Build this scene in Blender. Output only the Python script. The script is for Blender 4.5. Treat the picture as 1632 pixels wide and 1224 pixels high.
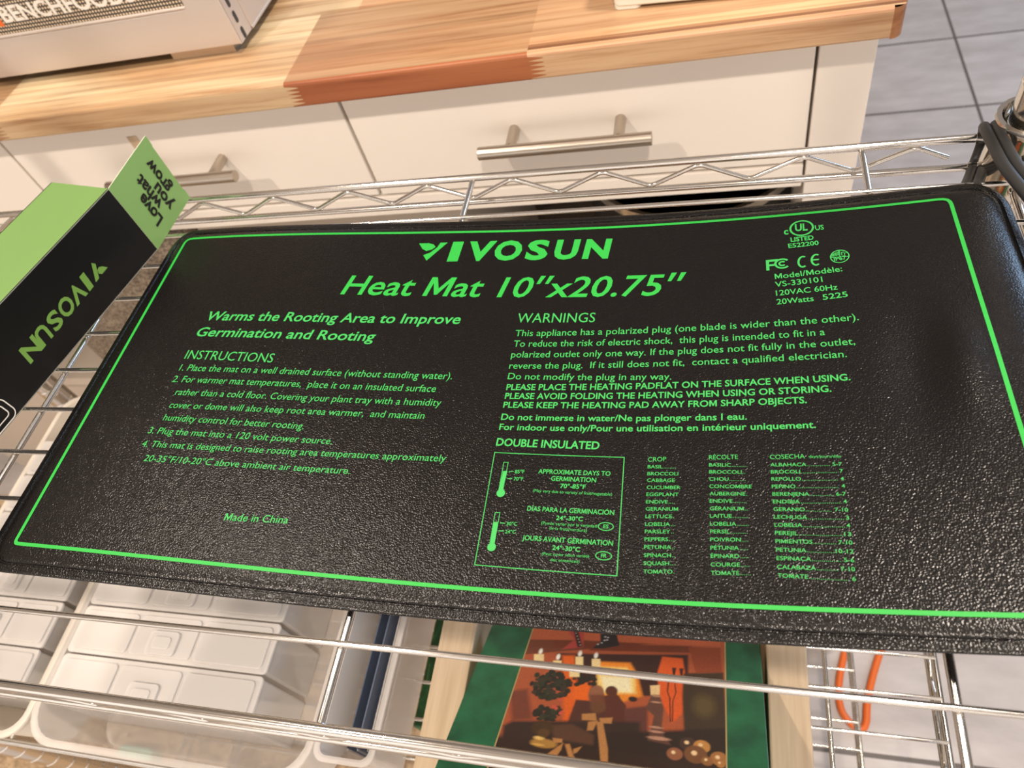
import bpy, math, random
import numpy as np
from mathutils import Vector, Matrix
S = 0.001                       # everything below is written in millimetres, the scene is in metres
sc = bpy.context.scene
COL = sc.collection
for o in list(bpy.data.objects): bpy.data.objects.remove(o)

# ------------------------------------------------------------------ camera, world, lights, exposure
CAM_R = [[0.963476, 0.155536, -0.217997], [-2.7e-05, -0.813988, -0.580882], [-0.267795, 0.559671, -0.784254]]
CAM_C = (156.67, -220.44, 309.8)
cd = bpy.data.cameras.new('camera'); cam = bpy.data.objects.new('camera', cd); COL.objects.link(cam)
cd.sensor_fit = 'HORIZONTAL'; cd.sensor_width = 36.0; cd.lens = 1178.04 * 36.0 / 1632.0
cd.clip_start = 0.01; cd.clip_end = 50
cd.dof.use_dof = True; cd.dof.focus_distance = 0.385; cd.dof.aperture_fstop = 13
r = CAM_R
cam.matrix_world = Matrix(((r[0][0], -r[1][0], -r[2][0], CAM_C[0]*S), (r[0][1], -r[1][1], -r[2][1], CAM_C[1]*S),
                           (r[0][2], -r[1][2], -r[2][2], CAM_C[2]*S), (0, 0, 0, 1)))
sc.camera = cam
w = bpy.data.worlds.new('room_light'); sc.world = w; w.use_nodes = True
bg = w.node_tree.nodes['Background']; bg.inputs[0].default_value = (1.0, 0.89, 0.80, 1); bg.inputs[1].default_value = 0.4
_n = w.node_tree.nodes; _tc = _n.new('ShaderNodeTexCoord'); _sx = _n.new('ShaderNodeSeparateXYZ'); _mr = _n.new('ShaderNodeMapRange')
_mr.interpolation_type = 'SMOOTHSTEP'                       # the lit kitchen lies behind the camera, the far side is dim
for _i, _v in ((1, .35), (2, -.75), (3, .10), (4, 1.25)): _mr.inputs[_i].default_value = _v
w.node_tree.links.new(_tc.outputs['Generated'], _sx.inputs[0]); w.node_tree.links.new(_sx.outputs['Y'], _mr.inputs[0]); w.node_tree.links.new(_mr.outputs[0], bg.inputs[1])
def lamp(name, loc, power, radius, color, target=None, size=None):
    l = bpy.data.lights.new(name, 'AREA'); l.energy = power; l.color = color
    if size: l.shape = 'RECTANGLE'; l.size, l.size_y = size
    else: l.shape = 'DISK'; l.size = radius * 2
    o = bpy.data.objects.new(name, l); COL.objects.link(o); o.location = Vector(loc) * S
    d = (Vector(target) - Vector(loc)) if target else Vector((0, 0, -1))
    o.rotation_euler = d.to_track_quat('-Z', 'Y').to_euler()
    return o
WARM = (1.0, 0.86, 0.73)
lamp('ceiling_lamp', (-800, -950, 1500), 19.5, 0.05, WARM)
lamp('ceiling_lamp', (420, -950, 1500), 20, 0.05, WARM)
lamp('ceiling_lamp', (-720, 200, 1500), 8, 0.06, WARM)
lamp('ceiling_lamp', (540, 260, 1500), 17, 0.06, WARM)
lamp('window_light', (2200, 1900, 750), 30, 0, (0.45, 0.68, 1.0), (300, 100, -100), (1.2, 1.2))
sc.view_settings.view_transform = 'Standard'; sc.view_settings.look = 'None'
sc.view_settings.gamma = 1.0; sc.view_settings.use_curve_mapping = False
sc.cycles.denoising_prefilter = 'NONE'            # keeps the grain of the vinyl
sc.view_settings.exposure = 0.24

# ------------------------------------------------------------------ helpers
def lin(c):
    return tuple((v/12.92 if v <= .04045 else ((v+.055)/1.055)**2.4) for v in (x/255 for x in c))
def material(name, rgb, rough=.5, metal=0., spec=.5, alpha=1., coat=0.):
    m = bpy.data.materials.new(name); m.use_nodes = True
    b = m.node_tree.nodes['Principled BSDF']
    b.inputs['Base Color'].default_value = (*lin(rgb), 1); b.inputs['Roughness'].default_value = rough
    b.inputs['Metallic'].default_value = metal; b.inputs['Specular IOR Level'].default_value = spec
    b.inputs['Alpha'].default_value = alpha; b.inputs['Coat Weight'].default_value = coat
    return m
def N(m, t, **kw):
    n = m.node_tree.nodes.new(t)
    for k, v in kw.items(): setattr(n, k, v)
    return n
def L(m, a, b): m.node_tree.links.new(a, b)
def bsdf(m): return m.node_tree.nodes['Principled BSDF']
def noise(m, scale, detail=3, stretch=(1, 1, 1), rough=.5, dist=0.):
    tc = N(m, 'ShaderNodeTexCoord'); mp = N(m, 'ShaderNodeMapping'); mp.inputs['Scale'].default_value = stretch
    nz = N(m, 'ShaderNodeTexNoise'); nz.inputs['Scale'].default_value = scale; nz.inputs['Detail'].default_value = detail
    nz.inputs['Roughness'].default_value = rough; nz.inputs['Distortion'].default_value = dist
    L(m, tc.outputs['Object'], mp.inputs[0]); L(m, mp.outputs[0], nz.inputs['Vector'])
    return nz.outputs['Fac']
def ramp(m, fac, stops):
    rp = N(m, 'ShaderNodeValToRGB'); e = rp.color_ramp.elements
    while len(e) < len(stops): e.new(.5)
    for k, (p, c) in enumerate(stops): e[k].position = p; e[k].color = (*lin(c), 1)
    L(m, fac, rp.inputs[0]); return rp.outputs[0]
def bump(m, h, strength, dist):
    b = N(m, 'ShaderNodeBump'); b.inputs['Strength'].default_value = strength; b.inputs['Distance'].default_value = dist
    L(m, h, b.inputs['Height']); L(m, b.outputs[0], bsdf(m).inputs['Normal'])

class MB:                                     # collects shapes (in mm); build() links them as ONE mesh object
    def __init__(s): s.v = []; s.f = []; s.mi = []; s.k = 0
    def add(s, vs, fs):
        b = len(s.v); s.v += [tuple(p) for p in vs]; s.f += [tuple(b+i for i in f) for f in fs]; s.mi += [s.k]*len(fs); return s
    def box(s, a, b):
        x0, y0, z0 = a; x1, y1, z1 = b
        return s.add([(x0,y0,z0),(x1,y0,z0),(x1,y1,z0),(x0,y1,z0),(x0,y0,z1),(x1,y0,z1),(x1,y1,z1),(x0,y1,z1)],
                     [(0,3,2,1),(4,5,6,7),(0,1,5,4),(1,2,6,5),(2,3,7,6),(3,0,4,7)])
    def tube(s, pts, rad, n=12, cap=True, ry=None):
        P = [Vector(p) for p in pts]; rs = rad if isinstance(rad, (list, tuple)) else [rad]*len(P)
        t0 = (P[1]-P[0]).normalized(); ref = Vector((0,0,1)) if abs(t0.z) < .9 else Vector((1,0,0))
        u = t0.cross(ref).normalized(); vs = []; fs = []
        for i, p in enumerate(P):
            t = ((P[min(i+1, len(P)-1)]-P[i]).normalized() + (P[i]-P[max(i-1, 0)]).normalized()).normalized()
            u = (u - t*u.dot(t)).normalized(); w_ = t.cross(u)
            for k in range(n):
                a = 2*math.pi*k/n; vs.append(p + u*math.cos(a)*rs[i] + w_*math.sin(a)*rs[i]*(ry or 1))
        for i in range(len(P)-1):
            for k in range(n):
                fs.append((i*n+k, i*n+(k+1) % n, (i+1)*n+(k+1) % n, (i+1)*n+k))
        if cap: fs += [tuple(range(n-1, -1, -1)), tuple((len(P)-1)*n+k for k in range(n))]
        return s.add(vs, fs)
    def lathe(s, c, prof, n=32):               # prof: (radius, z) from bottom to top about a vertical axis
        vs = []; fs = []; m = len(prof)
        for k in range(n):
            a = 2*math.pi*k/n
            for rr, z in prof: vs.append((c[0]+rr*math.cos(a), c[1]+rr*math.sin(a), c[2]+z))
        for k in range(n):
            for j in range(m-1):
                q = (k*m+j, ((k+1) % n)*m+j, ((k+1) % n)*m+j+1, k*m+j+1); fs.append(q)
        return s.add(vs, fs)
    def prism(s, poly, lo, hi, axis=2):        # polygon in the two other axes, extruded along axis
        def mk(p, h): q = list(p); q.insert(axis, h); return q
        n = len(poly)
        return s.add([mk(p, lo) for p in poly]+[mk(p, hi) for p in poly],
                     [tuple(range(n-1, -1, -1)), tuple(range(n, 2*n))]+[(i, (i+1) % n, n+(i+1) % n, n+i) for i in range(n)])
    def build(s, name, mat, parent=None, smooth=None, bevel=0, seg=2):
        me = bpy.data.meshes.new(name); me.from_pydata([(x*S, y*S, z*S) for x, y, z in s.v], [], s.f)
        import bmesh
        bm = bmesh.new(); bm.from_mesh(me); bmesh.ops.recalc_face_normals(bm, faces=bm.faces); bm.to_mesh(me); bm.free()
        for mt in (mat if isinstance(mat, (list, tuple)) else [mat]): me.materials.append(mt)
        if any(s.mi): me.polygons.foreach_set('material_index', s.mi)
        if smooth:
            me.polygons.foreach_set('use_smooth', [True]*len(me.polygons)); me.set_sharp_from_angle(angle=math.radians(smooth))
        o = bpy.data.objects.new(name, me); COL.objects.link(o)
        if bevel:
            b = o.modifiers.new('bevel', 'BEVEL'); b.width = bevel*S; b.segments = seg; b.limit_method = 'ANGLE'
        if parent: o.parent = parent
        return o
def rrect(x0, y0, x1, y1, rad, n=6):
    out = []
    for cx, cy, a0 in ((x1-rad, y1-rad, 0), (x0+rad, y1-rad, 90), (x0+rad, y0+rad, 180), (x1-rad, y0+rad, 270)):
        for k in range(n+1):
            a = math.radians(a0+90*k/n); out.append((cx+rad*math.cos(a), cy+rad*math.sin(a)))
    return out
def tag(o, label, cat, group=None, kind=None):
    if label: o['label'] = label
    if cat: o['category'] = cat
    if group: o['group'] = group
    if kind: o['kind'] = kind
    return o
def empty(name, loc=(0, 0, 0)):
    o = bpy.data.objects.new(name, None); COL.objects.link(o); o.empty_display_size = .02; o.location = Vector(loc)*S
    return o
def thing(name, label, cat, group=None): return tag(empty(name), label, cat, group)
def keep(root, loc):                            # put the Empty at the thing's base, its parts stay where they were built
    root.location = Vector(loc)*S
    for c in root.children: c.location = Vector(c.location) - Vector(loc)*S
def copy_tree(o, parent=None):
    c = o.copy(); COL.objects.link(c)
    if parent: c.parent = parent
    for ch in o.children: copy_tree(ch, c)
    return c
def raw_glyphs(text, weight=0., res=3):             # a string as (verts, faces), baseline y = 0, cap height 1
    cu = bpy.data.curves.new('glyphs', 'FONT'); cu.body = text; cu.size = 1; cu.offset = weight; cu.resolution_u = res
    cu.fill_mode = 'FRONT'
    ob = bpy.data.objects.new('glyphs', cu); COL.objects.link(ob)
    dg = bpy.context.evaluated_depsgraph_get(); ev = ob.evaluated_get(dg); me = ev.to_mesh()
    v = [(p.co.x, p.co.y) for p in me.vertices]; f = [tuple(p.vertices) for p in me.polygons]
    ev.to_mesh_clear(); bpy.data.objects.remove(ob); bpy.data.curves.remove(cu)
    return v, f
def advance(text): return max(p[0] for p in raw_glyphs(text+'H')[0]) - max(p[0] for p in raw_glyphs('H')[0]) if text else 0.
def glyphs(text, weight=0., res=3):
    if 'M' not in text or weight == 0: return raw_glyphs(text, weight, res)
    V, F = [], []; x = 0.                        # the font's M does not embolden cleanly: draw it as one outline
    def put(t, wt, dx):
        v, f = raw_glyphs(t, wt, res); b = len(V); V.extend((p[0]+dx, p[1]) for p in v); F.extend(tuple(b+i for i in q) for q in f)
    parts = text.split('M')
    for k, s in enumerate(parts):
        if s.strip(): put(s, weight, x)
        x += advance(s)
        if k < len(parts)-1:
            mv = raw_glyphs('M')[0]; x0 = x+min(p[0] for p in mv)-weight; x1 = x+max(p[0] for p in mv)+weight; hh = max(p[1] for p in mv)
            iv = raw_glyphs('I')[0]; t = max(p[0] for p in iv)-min(p[0] for p in iv)+2*weight; c = (x0+x1)/2; b = len(V)
            V.extend([(x0, 0), (x0, hh), (x0+1.15*t, hh), (c, .4*hh), (x1-1.15*t, hh), (x1, hh), (x1, 0), (x1-t, 0), (x1-t, .68*hh), (c+.32*t, .07*hh), (c-.32*t, .07*hh), (x0+t, .68*hh), (x0+t, 0)])
            F.append(tuple(range(b, b+13)))
            x += advance('M')
    return V, F
CAPH = max(p[1] for p in raw_glyphs('H')[0])

# ------------------------------------------------------------------ materials
chrome = material('chrome', (222, 218, 212), .13, 1.0)
bump(chrome, noise(chrome, 260, 2), .06, .0006)
steel = material('brushed_steel', (188, 178, 166), .3, 1.0)
bump(steel, noise(steel, 900, 2, (.04, 1, 1)), .12, .0003)
sheet_steel = material('sheet_steel', (204, 194, 186), .45, .5)
bump(sheet_steel, noise(sheet_steel, 12, 2), .06, .01)
dark_steel = material('dark_perforated_steel', (92, 86, 80), .35, 1.0)
white_paint = material('white_cabinet_paint', (236, 228, 218), .32)
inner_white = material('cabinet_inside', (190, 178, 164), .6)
black_gap = material('shadow_gap', (60, 56, 52), .8)
plastic_white = material('cream_plastic', (226, 222, 208), .35)
dark_plastic = material('dark_plastic', (30, 29, 28), .4)
cord_black = material('black_cord', (40, 40, 41), .5)
mat_black = material('black_vinyl', (13, 11, 10), .25, spec=.38)
bump(mat_black, noise(mat_black, 1350, 0), .6, .0003)
print_green = material('printed_green', (52, 168, 78), .5)
print_deep = material('printed_deep_green', (38, 164, 60), .45)
box_black = material('carton_black', (12, 12, 11), .45, spec=.3)
bump(box_black, noise(box_black, 240, 3), .05, .0006)
box_green = material('carton_green', (110, 146, 80), .5)
box_flap = material('carton_flap_green', (124, 164, 92), .5)
box_card = material('carton_raw_edge', (214, 212, 196), .7)
box_ink = material('carton_olive_print', (106, 148, 64), .5)
box_white = material('carton_white_print', (226, 220, 210), .5)
milky = material('milky_clear_plastic', (232, 228, 224), .22, alpha=.5)
milky_lid = material('milky_lid_plastic', (234, 230, 226), .3, alpha=.62)
clear = material('clear_plastic', (234, 229, 224), .14, alpha=.46)
milky_tub = material('milky_white_tub', (232, 224, 212), .3, alpha=.7)
white_tub = material('white_tub_plastic', (240, 230, 214), .35)
cream_wood = material('cream_painted_wood', (204, 182, 152), .55)
L(cream_wood, ramp(cream_wood, noise(cream_wood, 40, 3, (6, .3, 1)), [(.3, (192, 168, 138)), (.7, (212, 190, 160))]), bsdf(cream_wood).inputs['Base Color'])
green_lid = material('dark_green_card', (20, 92, 58), .3)
L(green_lid, ramp(green_lid, noise(green_lid, 45, 4), [(.3, (12, 74, 46)), (.75, (34, 116, 74))]), bsdf(green_lid).inputs['Base Color'])
lid_edge = material('near_black_card', (18, 18, 17), .5)
gold_line = material('gold_line_print', (176, 150, 96), .4)
blue_card = material('blue_grey_card', (96, 108, 132), .6)
green_bag = material('green_paper', (34, 84, 44), .5)
L(green_bag, ramp(green_bag, noise(green_bag, 60, 3, (1, .5, 1), dist=1.5), [(.45, (28, 74, 38)), (.62, (44, 98, 52)), (.7, (110, 140, 90))]), bsdf(green_bag).inputs['Base Color'])
teal = material('teal_plastic', (110, 178, 158), .5)
orange = material('orange_cord', (214, 100, 30), .45)
weave = material('woven_grey_brown', (120, 108, 94), .85)
_f = noise(weave, 330, 2, (1, 1.6, 1)); L(weave, ramp(weave, _f, [(.35, (92, 80, 68)), (.65, (158, 144, 126))]), bsdf(weave).inputs['Base Color']); bump(weave, _f, .8, .004)
rug_mat = material('tan_rug', (176, 148, 116), .95)
_f = noise(rug_mat, 70, 4, rough=.7); L(rug_mat, ramp(rug_mat, _f, [(.32, (128, 104, 80)), (.68, (206, 180, 146))]), bsdf(rug_mat).inputs['Base Color']); bump(rug_mat, _f, .5, .004)
# floor: large pale tiles with dark grout
floor_m = material('floor_tiles', (176, 170, 166), .45)
def make_floor():
    m = floor_m; tc = N(m, 'ShaderNodeTexCoord'); mp = N(m, 'ShaderNodeMapping')
    mp.inputs['Location'].default_value = FLOOR_OFF
    br = N(m, 'ShaderNodeTexBrick'); br.offset = 0.0
    br.inputs['Scale'].default_value = 1.0; br.inputs['Mortar Size'].default_value = .0035; br.inputs['Mortar Smooth'].default_value = .1
    br.inputs['Brick Width'].default_value = .575; br.inputs['Row Height'].default_value = TILE
    br.inputs['Color1'].default_value = (1, 1, 1, 1); br.inputs['Color2'].default_value = (1, 1, 1, 1); br.inputs['Mortar'].default_value = (0, 0, 0, 1)
    L(m, tc.outputs['Object'], mp.inputs[0]); L(m, mp.outputs[0], br.inputs['Vector'])
    tile = ramp(m, noise(m, 9, 5, (1, 2.5, 1), .6), [(.3, (168, 161, 158)), (.7, (191, 185, 182))])
    mx = N(m, 'ShaderNodeMix', data_type='RGBA'); mx.inputs['A'].default_value = (*lin((86, 80, 76)), 1)
    L(m, br.outputs['Color'], mx.inputs['Factor']); L(m, tile, mx.inputs['B']); L(m, mx.outputs['Result'], bsdf(m).inputs['Base Color'])
    bump(m, br.outputs['Color'], .3, .002)
# wood: one stave colour per face attribute, grain along x
wood = material('oiled_acacia', (206, 150, 96), .38)
def make_wood():
    m = wood; at = N(m, 'ShaderNodeAttribute'); at.attribute_name = 'stave'
    g1 = noise(m, 170, 4, (.035, 1, 1), .65, .5); g2 = noise(m, 8, 3, (.12, 1, 1), .5, 1.2)
    c1 = ramp(m, g1, [(.3, (206, 184, 164)), (.5, (244, 238, 232)), (.75, (255, 255, 255))])
    c2 = ramp(m, g2, [(.36, (208, 178, 154)), (.5, (246, 240, 232)), (.7, (255, 252, 246))])
    a = N(m, 'ShaderNodeMix', data_type='RGBA', blend_type='MULTIPLY'); a.inputs['Factor'].default_value = 1
    b = N(m, 'ShaderNodeMix', data_type='RGBA', blend_type='MULTIPLY'); b.inputs['Factor'].default_value = .85
    L(m, at.outputs['Color'], a.inputs['A']); L(m, c1, a.inputs['B']); L(m, a.outputs['Result'], b.inputs['A']); L(m, c2, b.inputs['B'])
    L(m, b.outputs['Result'], bsdf(m).inputs['Base Color'])
make_wood()

# ------------------------------------------------------------------ floor
ZF = -900.0; TILE = .2858; FLOOR_OFF = (-.7394, -1.4402, 0)
make_floor()
tag(MB().box((-3200, -2600, ZF-20), (3600, 4200, ZF)).build('floor', floor_m), None, None, kind='structure')
wall_paint = material('wall_paint', (214, 206, 196), .7)
for nm, a, c in (('wall_back', (-3200, 4200, ZF), (3600, 4300, 1650)), ('wall_left', (-3300, -2600, ZF), (-3200, 4300, 1650)), ('ceiling', (-3300, -2600, 1650), (3600, 4300, 1700))):
    tag(MB().box(a, c).build(nm, wall_paint), None, None, kind='structure')
rug = MB(); rug.prism(rrect(-1700, -560, -70, 330, 20), ZF, ZF+9)
tag(rug.build('floor_rug', rug_mat, smooth=40), 'tan speckled rug on the floor under the left end of the wire rack', 'rug')

# ------------------------------------------------------------------ the chrome wire rack: one thing, shelves > wires
rack = thing('wire_rack', 'chrome wire shelving rack with zigzag trusses and round posts', 'shelf rack')
RX0, RX1, RY = -586.0, 321.0, 177.0
for (px, py) in ((326, 173), (-591, 173), (326, -173), (-591, -173)):
    prof = [(0.1, ZF+1), (12.7, ZF+1)]
    z = -880.0
    while z < 640:
        prof += [(12.7, z), (12.1, z+.8), (12.1, z+1.8), (12.7, z+2.6)]; z += 25.4
    prof += [(12.7, 650), (.1, 652)]
    MB().lathe((px, py, 0), prof, 28).build('post', chrome, rack, smooth=35)
def zig(m, a, b, z_hi, z_lo, n):
    pts = []
    A = Vector(a); B_ = Vector(b)
    for k in range(n+1):
        p = A.lerp(B_, k/n); pts.append((p.x, p.y, z_hi if k % 2 else z_lo))
    return pts
def soft(pts, rad=4, n=4):                      # rounds the bends of a wire
    P = [Vector(p) for p in pts]; out = [P[0]]
    for i in range(1, len(P)-1):
        a = P[i]+(P[i-1]-P[i]).normalized()*rad; b = P[i]+(P[i+1]-P[i]).normalized()*rad
        for k in range(n+1):
            t = k/n; out.append((a*(1-t)+P[i]*t)*(1-t)+(P[i]*(1-t)+b*t)*t)
    out.append(P[-1]); return out
def make_shelf(dz):
    m = MB(); zt, zl = dz-1.85, dz-22.8
    for s in (1, -1):
        m.tube([(RX0+12, s*RY, zt), (RX1-15, s*RY, zt)], 2.5, 14)
        m.tube([(RX0+12, s*RY, zl), (RX1-17, s*RY, zl)], 2.3, 14)
        p = zig(m, (-570.6, s*RY, 0), (238.9, s*RY, 0), dz-5.2, dz-19.9, 26)
        p += [(270.5, s*RY, dz-5.2), (289, s*RY, dz-14.5)]
        m.tube(soft(p), 1.55, 10)
    for x in (RX0, RX1):
        m.tube([(x, -RY+16, zt), (x, RY-16, zt)], 2.5, 14); m.tube([(x, -RY+18, zl), (x, RY-18, zl)], 2.3, 14)
        m.tube(soft(zig(m, (x, -155, 0), (x, 155, 0), dz-5.2, dz-19.9, 10)), 1.55, 10)
    sh = m.build('shelf', chrome, rack, smooth=40)
    for i in range(10):
        y = 134.77-30.744*i if i < 9 else -142.0
        MB().tube([(RX0-.5, y, dz), (RX1+.5, y, dz)], 1.5, 12).build('deck_wire', chrome, sh, smooth=40)
    for x in (-503, -256.6, -6.4, 240.4):
        MB().tube([(x, -RY+1, dz-3.4), (x, RY-1, dz-3.4)], 1.95, 12).build('cross_support', chrome, sh, smooth=40)
    for (px, py) in ((326, 173), (-591, 173), (326, -173), (-591, -173)):
        c = MB().lathe((px, py, dz), [(14.0, -34), (21.0, -34), (20.6, -20), (18.4, 8), (18.8, 11), (19.6, 12.5), (19, 14), (16.4, 14), (15.6, 10), (14.0, 8)], 32)
        sx = -1 if px > 0 else 1; sy = -1 if py > 0 else 1
        for zz in (-1.85, -22.8):
            c.tube([(px+sx*14, py+sy*-3 , dz+zz), (px+sx*25, py-sy*-0 + (RY-abs(py))*(1 if py > 0 else -1), dz+zz)], [3.4, 2.9], 12)
            c.tube([(px+sx*5, py+sy*14, dz+zz), (px+sx*5, py+sy*22, dz+zz)], [3.4, 2.9], 12)
        c.build('corner_collar', chrome, sh, smooth=40)
    return sh
for dz in (0, -343, -722): make_shelf(dz)
keep(rack, (-132, 0, ZF))

# ------------------------------------------------------------------ the heat mat
MC = [-2.157, 12.95, 3.454, -2.058, -4.94, -5.788, -0.356]
MX0, MX1, MY0, MY1 = -212.5, 303.0, -128.0, 125.5
def surf(x, y):                                  # the mat was rolled up: its ends still curl off the wires
    u = (x-60)/200; v = y/200
    z = 4+MC[0]*u+MC[1]*u*u+MC[2]*u**3+MC[3]*u**4+MC[4]*u*v+MC[5]*u*u*v+MC[6]*u**3*v
    dl = max(0, (MX0+11-x)/11); dr = max(0, (x-279)/24)
    z -= 1.0*dl*dl + 5.5*dr*dr
    z += 2.2*math.exp(-((x-262)/9)**2-((y-5)/26)**2) - 1.6*math.exp(-((x-243)/10)**2-((y+2)/30)**2)
    return z
PROF = [(0, -1.7), (.5, -1.15), (4.1, -1.0), (4.6, -1.9), (5.3, -1.9), (6.0, -1.0), (8.5, -.25), (13, 0)]
def prof(d):
    for (a, za), (b, zb) in zip(PROF, PROF[1:]):
        if d <= b: return za+(zb-za)*(d-a)/(b-a)
    return 0.
def mat_top(x, y, lift=.18):
    d = min(x-MX0, MX1-x, y-MY0, MY1-y)
    return surf(x, y)+prof(d)+lift
def build_sheet():
    R = 17.0; offs = [0, .5, 2.2, 4.1, 4.6, 5.3, 6, 7.2, 8.5, 10.5, 13, R]
    nx, ny, nc = 118, 56, 9
    x0, x1, y0, y1 = MX0+R, MX1-R, MY0+R, MY1-R
    def ring(d):
        rr = R-d; out = []
        for k in range(nx): out.append((x0+(x1-x0)*k/nx, y0-rr))
        for k in range(nc): a = math.radians(-90+90*k/nc); out.append((x1+rr*math.cos(a), y0+rr*math.sin(a)))
        for k in range(ny): out.append((x1+rr, y0+(y1-y0)*k/ny))
        for k in range(nc): a = math.radians(90*k/nc); out.append((x1+rr*math.cos(a), y1+rr*math.sin(a)))
        for k in range(nx): out.append((x1-(x1-x0)*k/nx, y1+rr))
        for k in range(nc): a = math.radians(90+90*k/nc); out.append((x0+rr*math.cos(a), y1+rr*math.sin(a)))
        for k in range(ny): out.append((x0-rr, y1-(y1-y0)*k/ny))
        for k in range(nc): a = math.radians(180+90*k/nc); out.append((x0+rr*math.cos(a), y0+rr*math.sin(a)))
        return out
    m = MB(); n = len(ring(0)); vs = []; fs = []
    for d in offs: vs += [(x, y, surf(x, y)+prof(d)) for x, y in ring(d)]
    vs += [(x, y, surf(x, y)-2.2) for x, y in ring(0)]+[(x, y, surf(x, y)-2.2) for x, y in ring(R)]; nb = len(offs)
    for i in range(len(offs)-1):
        for k in range(n): fs.append((i*n+k, i*n+(k+1) % n, (i+1)*n+(k+1) % n, (i+1)*n+k))
    for k in range(n): fs += [(nb*n+k, nb*n+(k+1) % n, (k+1) % n, k), (nb*n+n+k, nb*n+n+(k+1) % n, nb*n+(k+1) % n, nb*n+k)]
    m.add(vs, fs)
    for top in (1, 0):
        vs = []; fs = []
        for j in range(ny+1):
            for i in range(nx+1):
                x = x0+(x1-x0)*i/nx; y = y0+(y1-y0)*j/ny; vs.append((x, y, surf(x, y) if top else surf(x, y)-2.2))
        for j in range(ny):
            for i in range(nx): a = j*(nx+1)+i; fs.append((a, a+1, a+nx+2, a+nx+1))
        m.add(vs, fs)
    o = m.build('vinyl_sheet', mat_black, heat_mat)
    import bmesh
    bm = bmesh.new(); bm.from_mesh(o.data); bmesh.ops.remove_doubles(bm, verts=bm.verts, dist=1e-6)
    bmesh.ops.dissolve_degenerate(bm, edges=bm.edges, dist=1e-7)
    bmesh.ops.recalc_face_normals(bm, faces=bm.faces); bm.to_mesh(o.data); bm.free()
    o.data.polygons.foreach_set('use_smooth', [True]*len(o.data.polygons)); o.data.set_sharp_from_angle(angle=math.radians(50))
    return o
heat_mat = thing('heat_mat', 'black seedling heat mat with green printing lying on the top wire shelf', 'heat mat')
build_sheet()
def put_text(m, text, x0, y0, x1, y1, cap, weight=0., shear=0.):
    v, f = glyphs(text.replace(', ', ',  '), weight); a = min(p[0] for p in v); b = max(p[0] for p in v)
    dx, dy = x1-x0, y1-y0; ln = math.hypot(dx, dy); ux, uy = dx/ln, dy/ln; out = []
    for (px, py) in v:
        h = py/CAPH*cap; s = (px-a)/(b-a)*ln+shear*h
        x = x0+ux*s-uy*h; y = y0+uy*s+ux*h; out.append((x, y, mat_top(x, y)))
    m.add(out, f)
def stroke(m, pts, wd, closed=False, step=5):
    P = [Vector((*p, 0)) for p in pts]
    if closed: P = P+[P[0]]
    Q = []
    for a, b in zip(P, P[1:]):
        n = max(1, int((b-a).length/step)); Q += [a.lerp(b, k/n) for k in range(n)]
    if not closed: Q.append(P[-1])
    n = len(Q); vs = []
    for i, p in enumerate(Q):
        pa = Q[i-1] if (i or closed) else p; pb = Q[(i+1) % n] if (i < n-1 or closed) else p
        t1 = (p-pa).normalized() if (p-pa).length else (pb-p).normalized(); t2 = (pb-p).normalized() if (pb-p).length else t1
        n1 = Vector((-t1.y, t1.x, 0)); n2 = Vector((-t2.y, t2.x, 0)); nn = (n1+n2).normalized(); sc_ = 1/max(.4, nn.dot(n1))
        for s in (1, -1):
            q = p+nn*(s*wd/2*sc_); vs.append((q.x, q.y, mat_top(q.x, q.y)))
    m.add(vs, [(2*i, 2*i+1, (2*((i+1) % n))+1, 2*((i+1) % n)) for i in range(n if closed else n-1)])
def patch(m, pts): m.add([(x, y, mat_top(x, y)) for x, y in pts], [tuple(range(len(pts)))])
def ellipse(c, px, py, n=40, k=1., a0=0, a1=360, close=False):
    cx, cy = c; ax, ay = px[0]-cx, px[1]-cy; bx, by = py[0]-cx, py[1]-cy
    full = abs(a1-a0) == 360
    return [(cx+k*(ax*math.cos(t)+bx*math.sin(t)), cy+k*(ay*math.cos(t)+by*math.sin(t)))
            for t in (math.radians(a0+(a1-a0)*i/(n if full else n-1)) for i in range(n))]
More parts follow.
